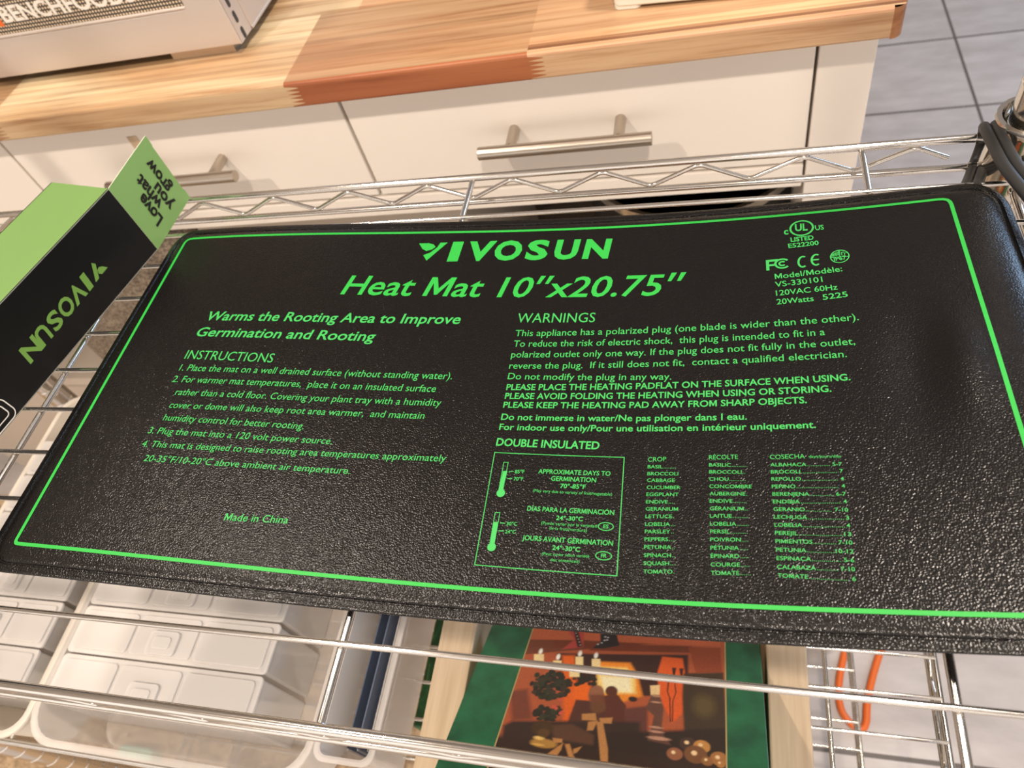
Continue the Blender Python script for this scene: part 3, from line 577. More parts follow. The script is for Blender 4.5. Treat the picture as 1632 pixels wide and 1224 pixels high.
PIC = [('p',(176,86,50),[(-77.8,62.0),(-85.0,27.2),(80.0,70.0),(80.0,-70.0),(-100.0,-70.0),(-100.0,70.0)],0.6),('p',(196,96,58),[(-79.4,60.4),(5.3,63.2),(6.1,54.6),(-76.0,45.6)],1),('p',(196,96,58),[(-32.5,60.9),(63.6,62.9),(63.6,56.5),(-30.9,50.2)],1),('p',(120,52,30),[(-58.1,47.3),(6.4,52.0),(7.0,45.0),(-55.6,39.7)],1),('p',(120,52,30),[(-30.4,47.0),(43.7,54.4),(43.9,47.5),(-29.3,40.0)],1),('p',(150,66,36),[(41.1,53.4),(63.6,55.2),(64.8,31.0),(47.0,28.5)],1),('p',(58,30,26),[(-52.7,34.2),(7.5,40.0),(10.8,3.9),(-36.3,-9.7)],1.5),('p',(58,30,26),[(-23.4,36.9),(41.4,45.2),(42.7,6.4),(-17.6,-2.5)],1.5),('p',(226,98,30),[(-48.6,32.2),(-39.6,33.5),(-29.7,-8.7),(-34.1,-26.3),(-36.6,-26.7)],2.5),('p',(236,104,26),[(-35.7,6.2),(-23.3,10.3),(-21.9,-9.7),(-31.5,-13.3)],2),('p',(240,140,40),[(-20.5,29.8),(1.4,31.6),(7.2,21.6),(12.8,2.0),(-0.5,-5.5),(-17.6,-2.5),(-20.9,20.0)],2),('p',(252,214,120),[(-21.6,24.7),(-0.7,26.5),(6.4,16.8),(8.1,3.5),(-17.9,-0.4)],2.5),('p',(255,240,190),[(-17.7,15.7),(2.9,17.5),(5.1,4.2),(-13.2,2.6)],2.5),('p',(226,92,34),[(23.4,40.9),(37.7,41.0),(41.6,15.1),(39.7,-8.9),(33.5,-18.0),(23.4,3.5),(21.0,24.8)],1.2),('p',(84,46,36),[(-13.0,-1.8),(-5.0,1.6),(2.8,-8.1),(2.9,-23.7),(-33.6,-29.3),(-31.5,-7.9),(-20.6,-7.3)],1),('e',(150,96,66),[(-18.6,-1.0),(5.4,8.3)],0.8),('p',(118,66,46),[(-23.1,-2.2),(-13.1,-0.7),(-8.4,-10.9),(-19.7,-13.7)],1.5),('e',(92,46,32),[(-8.6,3.3),(4.2,4.6)],0.8),('p',(92,44,34),[(-12.7,-1.8),(-2.8,-0.3),(2.2,-14.6),(15.3,-16.7),(16.4,-29.5),(-8.2,-28.5)],1.5),('p',(100,54,46),[(1.7,-10.5),(16.8,-6.1),(18.8,-30.1),(3.9,-22.6)],2),('p',(62,46,32),[(38.7,26.7),(65.6,31.2),(68.1,-27.1),(41.7,-30.4),(38.7,5.8)],1.5),('e',(92,74,40),[(53.2,-0.6),(7.0,9.3)],5),('p',(52,36,30),[(-75.4,-36.8),(-69.9,-31.9),(13.0,-20.1),(16.3,-55.5),(-69.8,-69.6)],2.5),('p',(44,32,26),[(-25.5,-36.1),(69.4,-16.4),(71.8,-48.1),(-22.4,-63.6)],2.5),('p',(50,34,28),[(-90.0,-45.0),(90.0,-45.0),(90.0,-110.0),(-90.0,-110.0)],4),('p',(120,60,42),[(-78.9,-7.1),(-66.5,-3.0),(-57.0,-28.8),(-70.7,-32.0)],3),('p',(92,60,42),[(-44.6,-32.1),(-30.4,-28.8),(-14.8,-35.4),(-14.4,-43.0),(-39.3,-42.2)],2),('e',(46,52,34),[(-50.6,-1.2),(2.1,1.4)],0.5),('e',(58,50,36),[(-41.2,3.0),(2.6,2.5)],0.5),('e',(58,50,36),[(-48.2,-5.8),(2.6,2.6)],0.5),('e',(40,38,30),[(-50.3,-9.2),(2.7,2.6)],0.5),('e',(58,50,36),[(-50.9,8.2),(1.7,2.7)],0.5),('e',(58,50,36),[(-39.7,7.3),(1.4,2.2)],0.5),('e',(30,32,26),[(-58.2,9.8),(1.7,1.7)],0.5),('e',(58,50,36),[(-40.5,8.3),(1.2,1.7)],0.5),('e',(30,32,26),[(-55.4,9.0),(1.9,2.2)],0.5),('e',(58,50,36),[(-56.5,-0.2),(1.7,2.6)],0.5),('e',(58,50,36),[(-42.6,-0.2),(2.1,2.3)],0.5),('e',(30,32,26),[(-54.4,6.9),(1.3,2.7)],0.5),('e',(30,32,26),[(-59.4,8.0),(1.8,2.5)],0.5),('e',(58,50,36),[(-54.6,-6.2),(1.4,1.3)],0.5),('e',(30,32,26),[(-48.0,-7.6),(1.4,2.8)],0.5),('e',(58,50,36),[(-52.0,0.7),(2.4,2.7)],0.5),('e',(58,50,36),[(-40.7,7.4),(1.3,1.7)],0.5),('e',(46,52,34),[(-40.1,6.8),(2.7,2.7)],0.5),('e',(30,32,26),[(-54.1,5.5),(2.8,1.7)],0.5),('e',(30,32,26),[(-49.8,-6.7),(1.8,1.3)],0.5),('e',(58,50,36),[(-45.9,2.1),(3.0,2.2)],0.5),('e',(30,32,26),[(-57.3,-0.3),(1.4,1.3)],0.5),('e',(30,32,26),[(-54.7,12.2),(2.3,2.1)],0.5),('e',(40,38,30),[(-59.5,5.1),(1.4,2.1)],0.5),('e',(30,32,26),[(-52.1,10.8),(2.1,1.6)],0.5),('e',(46,52,34),[(-53.8,1.1),(2.0,2.3)],0.5),('e',(30,32,26),[(-57.2,-0.7),(1.3,1.7)],0.5),('e',(30,32,26),[(-50.3,-2.9),(1.9,1.7)],0.5),('e',(58,50,36),[(-55.6,-8.4),(2.2,2.9)],0.5),('e',(40,38,30),[(-61.3,-5.6),(2.1,1.4)],0.5),('e',(30,32,26),[(-46.4,-7.8),(1.8,2.3)],0.5),('e',(46,52,34),[(-50.2,12.8),(2.1,2.3)],0.5),('e',(46,52,34),[(-55.9,8.2),(2.9,1.4)],0.5),('e',(30,32,26),[(-38.6,6.9),(1.3,2.7)],0.5),('e',(40,38,30),[(-40.5,-4.5),(2.7,2.4)],0.5),('e',(46,52,34),[(-60.9,-0.6),(2.8,1.6)],0.5),('e',(40,38,30),[(-38.2,4.4),(2.3,1.7)],0.5),('e',(46,52,34),[(-60.2,-5.3),(2.8,2.1)],0.5),('e',(58,50,36),[(-48.0,7.2),(2.6,2.2)],0.5),('e',(46,52,34),[(-51.3,14.9),(1.3,1.3)],0.5),('e',(58,50,36),[(-61.1,6.3),(2.3,1.5)],0.5),('e',(40,38,30),[(-58.1,-6.6),(1.7,1.8)],0.5),('e',(46,52,34),[(-38.4,-1.0),(1.9,2.5)],0.5),('e',(46,52,34),[(-53.2,-3.2),(2.7,1.9)],0.5),('e',(58,50,36),[(-38.8,-1.1),(2.1,2.0)],0.5),('e',(40,38,30),[(-45.6,12.4),(2.3,2.8)],0.5),('e',(46,52,34),[(-62.8,10.5),(2.0,2.6)],0.5),('e',(30,32,26),[(-43.3,-6.2),(2.5,1.8)],0.5),('e',(40,38,30),[(-48.2,8.2),(2.5,1.2)],0.5),('e',(46,52,34),[(-54.0,-6.2),(2.6,2.2)],0.5),('e',(46,52,34),[(-62.2,2.6),(2.7,1.8)],0.5),('e',(40,38,30),[(-52.9,15.3),(2.4,2.2)],0.5),('e',(46,52,34),[(-54.7,-8.8),(2.6,2.2)],0.5),('e',(46,52,34),[(-43.2,7.5),(2.3,2.0)],0.5),('e',(58,50,36),[(-42.3,-4.5),(2.9,1.8)],0.5),('e',(30,32,26),[(-61.0,-2.7),(1.7,2.8)],0.5),('e',(40,38,30),[(-45.7,-7.0),(1.4,2.3)],0.5),('e',(58,50,36),[(-45.9,7.7),(1.8,1.7)],0.5),('e',(40,38,30),[(-49.7,2.7),(2.6,2.6)],0.5),('e',(46,52,34),[(-46.7,4.9),(2.4,2.9)],0.5),('e',(40,38,30),[(-38.7,-1.1),(1.5,2.0)],0.5),('e',(58,50,36),[(-47.5,7.2),(2.7,2.4)],0.5),('e',(46,52,34),[(-47.5,7.5),(2.4,1.7)],0.5),('e',(46,52,34),[(-49.4,-4.1),(2.8,1.9)],0.5),('e',(58,50,36),[(-60.7,-5.3),(2.0,2.2)],0.5),('e',(46,52,34),[(-49.5,-8.8),(2.4,2.3)],0.5),('e',(40,38,30),[(-58.9,-7.6),(1.5,1.4)],0.5),('e',(58,50,36),[(-38.3,6.7),(2.3,1.8)],0.5),('e',(30,32,26),[(-45.1,0.2),(2.3,2.0)],0.5),('e',(30,32,26),[(-55.1,4.2),(1.3,1.5)],0.5),('e',(58,50,36),[(-42.8,1.7),(1.3,1.6)],0.5),('e',(58,50,36),[(-52.9,8.3),(1.4,1.7)],0.5),('e',(30,32,26),[(-44.9,10.8),(2.5,2.3)],0.5),('e',(40,38,30),[(-39.8,8.0),(2.2,2.4)],0.5),('e',(46,52,34),[(-55.5,11.6),(1.5,2.6)],0.5),('e',(30,32,26),[(-55.4,1.8),(1.5,2.7)],0.5),('e',(58,50,36),[(-62.3,2.0),(2.7,1.8)],0.5),('e',(40,38,30),[(-57.6,-3.6),(1.7,2.4)],0.5),('e',(40,38,30),[(-53.8,-8.1),(1.5,2.6)],0.5),('e',(40,38,30),[(-49.8,8.5),(2.1,2.4)],0.5),('e',(46,52,34),[(-44.7,-6.7),(1.8,1.5)],0.5),('e',(46,52,34),[(-58.0,2.8),(2.3,2.7)],0.5),('e',(46,52,34),[(-53.7,-7.1),(2.3,1.3)],0.5),('e',(58,50,36),[(-57.6,6.6),(2.6,2.0)],0.5),('e',(40,38,30),[(-47.3,13.4),(2.8,2.7)],0.5),('e',(40,38,30),[(-44.6,10.7),(2.3,2.1)],0.5),('e',(40,38,30),[(-43.5,4.5),(1.5,1.3)],0.5),('e',(30,32,26),[(-64.9,2.1),(1.3,2.4)],0.5),('e',(30,32,26),[(-55.7,-6.3),(2.4,1.4)],0.5),('e',(40,38,30),[(-39.3,6.1),(1.3,1.6)],0.5),('e',(40,38,30),[(-51.4,-9.3),(1.2,2.4)],0.5),('e',(58,50,36),[(-48.9,-3.0),(2.6,1.7)],0.5),('e',(40,38,30),[(-58.8,-4.7),(1.5,2.1)],0.5),('e',(58,50,36),[(-41.8,0.6),(2.2,1.7)],0.5),('e',(58,50,36),[(-46.7,-6.7),(1.5,1.3)],0.5),('e',(28,30,24),[(-42.1,-17.3),(1.7,2.4)],0.5),('e',(28,30,24),[(-40.0,-19.1),(1.7,2.0)],0.5),('e',(38,38,28),[(-47.2,-26.6),(1.8,2.0)],0.5),('e',(52,56,36),[(-52.1,-18.3),(2.3,1.3)],0.5),('e',(38,38,28),[(-44.3,-21.4),(2.2,2.4)],0.5),('e',(52,56,36),[(-47.4,-25.1),(1.9,1.4)],0.5),('e',(38,38,28),[(-50.4,-26.2),(1.5,1.5)],0.5),('e',(28,30,24),[(-46.6,-20.2),(1.6,1.9)],0.5),('e',(38,38,28),[(-53.6,-17.9),(2.1,2.5)],0.5),('e',(38,38,28),[(-42.3,-18.1),(2.2,1.6)],0.5),('e',(52,56,36),[(-54.5,-20.4),(2.6,2.0)],0.5),('e',(38,38,28),[(-52.8,-27.7),(2.3,1.3)],0.5),('e',(38,38,28),[(-44.3,-22.5),(2.2,1.6)],0.5),('e',(28,30,24),[(-41.9,-18.8),(1.4,1.5)],0.5),('e',(52,56,36),[(-43.2,-24.8),(1.9,1.6)],0.5),('e',(38,38,28),[(-52.8,-24.7),(2.3,1.3)],0.5),('e',(38,38,28),[(-45.0,-24.2),(1.7,2.3)],0.5),('e',(28,30,24),[(-41.4,-19.2),(1.7,2.1)],0.5),('e',(28,30,24),[(-44.4,-20.7),(1.5,1.9)],0.5),('e',(28,30,24),[(-44.8,-22.0),(2.4,2.1)],0.5),('e',(38,38,28),[(-42.4,-19.6),(2.5,2.2)],0.5),('e',(28,30,24),[(-47.2,-19.7),(2.1,1.7)],0.5),('e',(28,30,24),[(-40.4,-21.2),(1.3,2.2)],0.5),('e',(38,38,28),[(-49.4,-18.3),(1.7,2.0)],0.5),('e',(38,38,28),[(-45.4,-22.4),(2.6,1.9)],0.5),('e',(52,56,36),[(-44.1,-26.1),(1.7,1.3)],0.5),('e',(38,38,28),[(-51.6,-19.4),(2.3,1.4)],0.5),('e',(28,30,24),[(-44.1,-22.3),(1.5,2.2)],0.5),('e',(52,56,36),[(-53.5,-22.1),(1.7,2.1)],0.5),('e',(28,30,24),[(-56.8,-21.8),(1.6,1.7)],0.5),('e',(28,30,24),[(-54.6,-22.1),(2.0,2.3)],0.5),('e',(38,38,28),[(-56.1,-23.7),(2.5,2.0)],0.5),('e',(52,56,36),[(-44.6,-21.5),(1.4,2.3)],0.5),('e',(38,38,28),[(-53.3,-22.1),(2.2,1.3)],0.5),('e',(38,38,28),[(-46.5,-19.9),(1.6,1.3)],0.5),('e',(38,38,28),[(-56.0,-24.4),(2.1,2.2)],0.5),('e',(38,38,28),[(-55.9,-22.4),(2.5,1.6)],0.5),('e',(52,56,36),[(-48.3,-22.4),(2.1,2.4)],0.5),('e',(52,56,36),[(-50.0,-24.7),(1.3,1.8)],0.5),('e',(52,56,36),[(-44.2,-19.9),(2.6,2.3)],0.5),('e',(38,38,28),[(-44.2,-27.4),(2.6,1.3)],0.5),('e',(52,56,36),[(-43.0,-21.5),(2.0,1.3)],0.5),('e',(38,38,28),[(-53.2,-22.5),(2.1,1.9)],0.5),('e',(38,38,28),[(-55.4,-21.7),(1.4,2.4)],0.5),('e',(52,56,36),[(-41.8,-17.3),(1.7,1.7)],0.5),('e',(38,38,28),[(-48.1,-27.0),(2.0,2.0)],0.5),('e',(38,38,28),[(-48.5,-22.0),(2.3,1.9)],0.5),('e',(28,30,24),[(-52.0,-24.4),(2.6,1.4)],0.5),('e',(52,56,36),[(-51.2,-25.9),(1.9,2.5)],0.5),('e',(38,38,28),[(-41.1,-21.1),(2.0,1.9)],0.5),('e',(40,38,30),[(-33.3,5.7),(2.1,1.8)],0.5),('e',(40,38,30),[(-21.7,12.1),(1.6,1.3)],0.5),('e',(40,38,30),[(-32.3,12.0),(1.6,1.2)],0.5),('e',(40,38,30),[(-29.6,12.5),(1.7,1.7)],0.5),('e',(40,38,30),[(-31.5,6.9),(2.2,1.4)],0.5),('e',(40,38,30),[(-24.1,14.4),(1.3,2.1)],0.5),('e',(40,38,30),[(-37.4,14.1),(2.3,1.0)],0.5),('e',(40,38,30),[(-26.4,10.5),(1.5,1.3)],0.5),('e',(40,38,30),[(-21.6,12.7),(1.5,1.5)],0.5),('e',(40,38,30),[(-25.6,13.1),(1.3,1.8)],0.5),('e',(40,38,30),[(-36.3,13.7),(1.2,2.1)],0.5),('e',(40,38,30),[(-29.7,8.3),(1.9,2.0)],0.5),('e',(40,38,30),[(-31.8,11.6),(2.1,1.0)],0.5),('e',(40,38,30),[(-30.9,7.9),(1.9,1.5)],0.5),('e',(40,38,30),[(-22.0,12.2),(2.1,1.4)],0.5),('e',(40,38,30),[(-35.9,10.7),(1.5,1.1)],0.5),('e',(40,38,30),[(-33.1,13.5),(1.8,1.8)],0.5),('e',(40,38,30),[(-24.3,7.7),(1.6,1.7)],0.5),('e',(40,38,30),[(-22.9,12.5),(2.3,1.1)],0.5),('e',(40,38,30),[(-21.7,8.1),(2.4,1.9)],0.5),('e',(40,38,30),[(-25.7,11.7),(2.1,1.9)],0.5),('e',(40,38,30),[(-27.6,9.7),(2.3,1.3)],0.5),('e',(40,38,30),[(-32.4,14.5),(2.3,1.7)],0.5),('e',(40,38,30),[(-26.6,13.4),(1.4,1.5)],0.5),('e',(206,84,66),[(-43.4,-17.3),(1.2,1.4)],0.5),('e',(206,84,66),[(-39.7,-20.9),(1.2,1.4)],0.5),('e',(206,84,66),[(-45.4,-15.9),(1.2,1.4)],0.5),('e',(206,84,66),[(-42.0,-9.4),(1.2,1.4)],0.5),('e',(206,84,66),[(-38.7,-19.7),(1.2,1.4)],0.5),('p',(244,214,150),[(-69.7,30.6),(-62.4,31.6),(-60.9,24.5),(-68.1,23.5)],0.5),('p',(244,214,150),[(-54.3,26.1),(-48.1,27.0),(-46.9,21.2),(-53.1,20.3)],0.5),('p',(244,214,150),[(-38.7,32.3),(-33.1,33.1),(-31.7,24.6),(-37.2,23.8)],0.5),('p',(244,214,150),[(-26.6,31.8),(-20.4,32.6),(-19.0,22.7),(-25.1,21.9)],0.5),('p',(244,214,150),[(-41.0,19.6),(-33.8,20.6),(-32.5,13.0),(-39.6,12.0)],0.5),('e',(255,248,226),[(-65.3,34.1),(1.4,2.9)],0.8),('e',(255,248,226),[(-51.2,30.4),(1.4,2.9)],0.8),('e',(255,248,226),[(-35.9,35.9),(1.4,2.9)],0.8),('e',(255,248,226),[(-24.0,35.6),(1.4,2.9)],0.8),('p',(238,200,140),[(16.9,12.1),(23.5,13.6),(23.9,4.7),(18.0,3.8)],0.6),('p',(100,64,50),[(18.4,3.4),(24.1,4.2),(27.3,-6.6),(27.0,-21.0),(28.7,-28.6),(33.6,-35.4),(19.1,-33.9),(20.6,-24.0),(21.4,-13.7),(15.7,-8.3)],1),('e',(190,140,112),[(21.7,3.3),(3.1,0.8)],0.6),('e',(190,140,112),[(22.1,-2.1),(3.5,0.8)],0.6),('e',(190,140,112),[(23.6,-23.0),(4.2,0.9)],0.6),('e',(190,140,112),[(23.9,-26.4),(4.5,0.9)],0.6),('e',(190,140,112),[(25.8,-31.4),(7.0,1.4)],0.6),('e',(70,48,26),[(-49.0,-34.8),(7.4,6.2)],1.5),('e',(176,128,58),[(-45.7,-46.6),(8.7,3.5)],1),('e',(232,190,104),[(-49.7,-42.9),(3.5,1.4)],0.8),('e',(220,170,84),[(-49.4,-48.1),(4.0,0.8)],0.6),('e',(90,62,32),[(-47.4,-38.5),(3.8,3.5)],1),('p',(186,128,72),[(-25.4,-19.3),(-16.6,-17.4),(-14.9,-23.4),(-24.6,-24.4)],0.8),('p',(186,128,72),[(-13.6,-21.1),(-4.9,-19.3),(-5.1,-24.4),(-12.2,-25.0)],0.8),('p',(186,128,72),[(-20.3,-25.2),(-14.1,-23.3),(-16.1,-31.6),(-20.0,-32.3)],0.8),('p',(186,128,72),[(-14.8,-24.4),(-10.8,-23.8),(-4.8,-44.3),(-3.5,-54.3),(-8.1,-54.1),(-10.6,-42.4)],0.8),('p',(186,128,72),[(-41.7,-54.0),(-33.3,-44.1),(-33.8,-49.9),(-38.5,-61.8),(-40.8,-62.2)],0.8),('p',(186,128,72),[(-32.3,-44.9),(-29.2,-44.4),(-23.0,-57.4),(-25.7,-59.7)],0.8),('p',(186,128,72),[(-41.0,-41.5),(-34.6,-41.4),(-34.0,-44.3),(-39.5,-45.1)],0.8),('p',(186,128,72),[(-26.2,-47.8),(-21.2,-45.1),(-23.5,-50.1),(-25.6,-51.4)],0.8),('e',(110,68,42),[(-15.7,-12.0),(5.2,5.2)],1.5),('e',(150,92,60),[(36.2,-41.5),(4.9,4.6)],0.8),('e',(246,206,150),[(35.3,-40.5),(1.2,1.3)],0.8),('e',(70,48,38),[(44.1,-32.8),(5.4,5.1)],0.8),('e',(246,206,150),[(43.1,-31.8),(1.4,1.4)],0.8),('e',(196,134,66),[(52.3,-33.4),(5.1,4.8)],0.8),('e',(246,206,150),[(51.4,-32.4),(1.3,1.3)],0.8),('e',(120,76,44),[(48.7,-39.9),(7.0,6.6)],0.8),('e',(246,206,150),[(47.8,-39.0),(1.7,1.8)],0.8),('e',(170,112,58),[(62.6,-40.8),(5.2,5.0)],0.8),('e',(246,206,150),[(61.7,-39.9),(1.3,1.4)],0.8),('e',(150,98,52),[(55.7,-43.7),(3.5,3.3)],0.8),('e',(246,206,150),[(54.8,-42.8),(0.9,0.9)],0.8),('e',(180,120,60),[(63.6,-44.7),(2.6,2.5)],0.8),('e',(246,206,150),[(62.8,-43.8),(0.7,0.7)],0.8),('p',(44,26,22),[(28.7,17.8),(29.5,17.9),(29.2,8.8),(28.4,8.7)],0.4),('p',(44,26,22),[(28.4,8.7),(29.2,8.8),(31.2,2.5),(30.4,2.4)],0.4),('p',(44,26,22),[(30.4,2.4),(31.2,2.5),(32.6,-17.1),(31.9,-17.2)],0.4),('p',(44,26,22),[(33.0,16.1),(33.7,16.2),(34.9,8.6),(34.2,8.4)],0.4),('p',(44,26,22),[(34.2,8.4),(34.9,8.6),(33.3,0.7),(32.6,0.6)],0.4),('p',(44,26,22),[(32.6,0.6),(33.3,0.7),(33.8,-16.9),(33.1,-17.0)],0.4),('p',(40,26,22),[(30.6,30.9),(33.7,31.3),(33.0,23.6),(31.9,23.4)],0.5),('p',(40,26,22),[(35.7,31.0),(38.7,31.5),(38.0,23.7),(36.9,23.6)],0.5),('p',(190,70,60),[(-50.0,60.0),(-36.7,61.1),(-34.7,42.5),(-49.8,38.5),(-42.5,50.1)],1),('p',(60,28,28),[(-45.2,60.0),(-41.3,59.8),(-35.2,43.1),(-38.8,42.0)],0.6),('e',(220,200,180),[(-42.5,56.9),(0.5,0.5)],0.4),('e',(220,200,180),[(-41.1,53.8),(0.5,0.5)],0.4),('e',(220,200,180),[(-39.8,50.7),(0.5,0.5)],0.4),('e',(220,200,180),[(-38.4,47.7),(0.5,0.5)],0.4),('e',(220,200,180),[(-37.1,44.7),(0.5,0.5)],0.4),('p',(36,32,34),[(-24.2,59.3),(-12.3,61.5),(-8.4,48.0),(-20.1,43.2),(-27.8,42.8),(-22.8,49.4)],0.7),('e',(206,196,186),[(-24.3,47.2),(0.8,0.7)],0.4),('e',(206,196,186),[(-21.8,49.1),(0.8,0.7)],0.4),('e',(206,196,186),[(-19.9,52.0),(0.8,0.7)],0.4),('e',(206,196,186),[(-19.9,55.8),(0.8,0.7)],0.4),('e',(206,196,186),[(-17.8,55.4),(0.8,0.7)],0.4),('e',(206,196,186),[(-18.1,52.7),(0.8,0.7)],0.4),('e',(42,30,28),[(6.5,-1.7),(3.1,2.3)],0.8),('p',(24,20,20),[(-90.0,68.0),(90.0,68.0),(90.0,66.5),(-90.0,66.5)],0.3)]

# ------------------------------------------------------------------ cabinet with drawers, butcher block worktop
cab = thing('drawer_cabinet', 'white painted cabinet with a row of drawers and steel bar handles under the wooden worktop', 'cabinet')
YF = 355.0
m = MB(); m.box((-1400, YF+19, -150), (276, YF+560, -24)).box((-1400, YF+560, ZF+90), (276, YF+578, -24)).box((-1400, YF+19, -520), (276, YF+560, -502)).box((-1400, YF+60, ZF), (276, YF+578, -520))
m.box((-1400, YF+19, -502), (-1382, YF+560, -150))
m.build('carcass', inner_white, cab)
MB().box((233.9, YF, ZF), (276.2, YF+578, -23.6)).build('end_panel', white_paint, cab, bevel=1)
MB().box((-1400, YF, -181.5), (231.6, YF+22, -156.8)).build('drawer_rail', white_paint, cab, bevel=1.2)
def drawer(x0, x1):
    f = MB().box((x0+1.7, YF, -153.8), (x1-1.7, YF+18, -26)).build('drawer', white_paint, cab, bevel=1.3)
    c = (x0+x1)/2; h = MB(); h.tube([(c-78, YF-32, -90.3), (c-77.6, YF-32, -90.3), (c+77.6, YF-32, -90.3), (c+78, YF-32, -90.3)], [5.6, 6, 6, 5.6], 24)
    for s in (-49, 49): h.tube([(c+s, YF-28, -90.3), (c+s, YF+1, -90.3)], 5, 20)
    h.build('handle', steel, f, smooth=40)['label'] = 'brushed steel bar handle'
for a, b in ((-998.2, -591), (-591, -183.8), (-183.8, 233.1)): drawer(a, b)
MB().box((-432, YF-.6, -70), (-420, YF+.2, -54)).build('paper_tab', cream_wood, cab)
cab.location = (0, YF*S, ZF*S)
for c in cab.children: c.location = (0, -YF*S, -ZF*S)
cab.rotation_euler.z = .0042

YB, ZT, ZB, XR = 322.0, 0.0, -23.5, 286.5
random.seed(7)
def build_worktop():
    vs = []; fs = []; cols = []
    def face(q, c): b = len(vs); vs.extend(q); fs.append(tuple(range(b, b+len(q)))); cols.append(lin(c))
    def vary(c, a): k = 1+random.uniform(-a, a); return tuple(max(0, min(255, x*k)) for x in c)
    rows = [(YB, 436, [(-1400, (183, 152, 118)), (-541, (223, 208, 176)), (-207.2, (190, 160, 127)), (12.2, (208, 177, 144)), (XR, None)]),
            (436, 520, [(-1400, (221, 204, 171)), (-330, (219, 201, 167)), (-168, (190, 158, 125)), (240, (213, 193, 156)), (XR, None)]),
            (520, 640, [(-1400, (186, 154, 122)), (-420, (221, 206, 173)), (-60, (197, 170, 137)), (XR, None)]),
            (640, 960, [(-1400, (220, 172, 120)), (-240, (196, 136, 90)), (XR, None)])]
    for ri, (ya, yb, segs) in enumerate(rows):
        for (xa, c), (xb, _) in zip(segs, segs[1:]):
            ys = [ya]
            if ri == 0: ys += [YB+5, YB+8.5, YB+12.5]
            while ys[-1] < yb-10: ys.append(min(yb, ys[-1]+random.uniform(4, 13)))
            ys[-1] = yb
            streak = ri == 0 and xb == XR
            if ri == 0:                            # front edge: rounded over, then the front face
                ed = [(YB+3, ZT), (YB+1.4, ZT-.4), (YB+.4, ZT-1.4), (YB, ZT-3), (YB, ZB+2), (YB+.6, ZB+.6), (YB+2, ZB)]
                ys[0] = YB+3
                cf = (170, 106, 68) if c[0] == 190 else vary(c, .02)
                xe = XR-9 if xb == XR else xb
                for (y0, z0), (y1, z1) in zip(ed, ed[1:]):
                    cc = (206, 168, 136) if streak and z0 > -3 else cf
                    face([(xa, y0, z0), (xa, y1, z1), (xe, y1, z1), (xe, y0, z0)], cc)
            for y0, y1 in zip(ys, ys[1:]):
                cc = vary(c, .07)
                if streak and YB+4.5 < y0 < YB+8: cc = (132, 94, 68)
                elif streak and YB+8 < y0 < YB+12: cc = (172, 134, 102)
                e0, e1 = [xb-9+math.sqrt(max(0, 81-(YB+9-y)**2)) if xb == XR and y < YB+9 else xb for y in (y0, y1)]
                face([(xa, y0, ZT), (e0, y0, ZT), (e1, y1, ZT), (xa, y1, ZT)], cc)
            if ri == 0 and xb != XR:               # finger joint: tapered teeth of this stave let into the next one
                nt = 5; h = (ZT-3-ZB-2)/nt
                for k in range(nt):
                    z0 = ZB+2+h*k; face([(xb, YB-.04, z0), (xb+12.5, YB-.04, z0+h*.5-.3), (xb+12.5, YB-.04, z0+h*.5+.3), (xb, YB-.04, z0+h)], cf)
    face([(XR, YB+9, ZT), (XR, 960, ZT), (XR, 960, ZB), (XR, YB+9, ZB)], (206, 156, 110))
    arc = [(XR-9+9*math.sin(math.radians(a)), YB+9-9*math.cos(math.radians(a))) for a in range(0, 91, 15)]
    for (ax, ay), (bx, by) in zip(arc, arc[1:]): face([(ax, ay, ZT), (bx, by, ZT), (bx, by, ZB), (ax, ay, ZB)], (170, 122, 84))
    face([(-1400, YB+2, ZB), (-1400, 960, ZB), (XR, 960, ZB)]+[(x, max(y, YB+2), ZB) for x, y in reversed(arc)], (200, 150, 104))
    face([(-1400, 960, ZT), (XR, 960, ZT), (XR, 960, ZB), (-1400, 960, ZB)], (200, 150, 104))
    me = bpy.data.meshes.new('worktop'); me.from_pydata([tuple(x*S for x in p) for p in vs], [], fs); me.materials.append(wood)
    at = me.attributes.new('stave', 'FLOAT_COLOR', 'CORNER'); flat = []
    for f, c in zip(fs, cols): flat += [x for _ in f for x in (*c, 1)]
    at.data.foreach_set('color', flat)
    o = bpy.data.objects.new('worktop', me); COL.objects.link(o); return o
wt = tag(build_worktop(), 'acacia butcher block worktop with finger jointed staves on the white cabinet', 'worktop')
wt.rotation_euler.z = .0042

# ------------------------------------------------------------------ on the worktop
DEH_X0, DEH_X1, DEH_Z, DEH_H = -504, -352, 60, 14
deh = thing('food_dehydrator', 'stainless steel cabinet appliance with perforated lettered front on the worktop', 'appliance')
DX, DY, DZ = -269.5, 383.0, 9.0
m = MB(); m.prism([(-760, DZ), (DX, DZ), (DX, 230), (-306, 230), (-306, 50), (-309, 46.5), (-760, 46.5)], DY, DY+2, 1); m.box((-760, DY+2, 44), (-306, DY+40, 46.5))
m.box((-760, DY+26, DZ), (DX+2, 800, DZ+3)).box((DX-1, DY+26, DZ), (DX+1.5, 800, 230)).box((-760, DY+40, 44), (DX-2, 800, 232))
m.build('housing', sheet_steel, deh, bevel=.8)
m = MB(); m.box((DX-1.6, DY+.3, DZ), (DX, DY+26, 230)); m.build('slotted_flange', sheet_steel, deh)
for z in (14.2, 29.2, 43.5, 58, 72, 86):
    m = MB(); q = rrect(391.2, z-5.5, 396.6, z+5.5, 2.6, 6); k = len(q)
    m.add([(DX+.12, y, zz) for y, zz in q], [tuple(range(k))]); m.build('slot', black_gap, deh)
perf = material('perforated_sheet', (120, 112, 104), .4, .6)
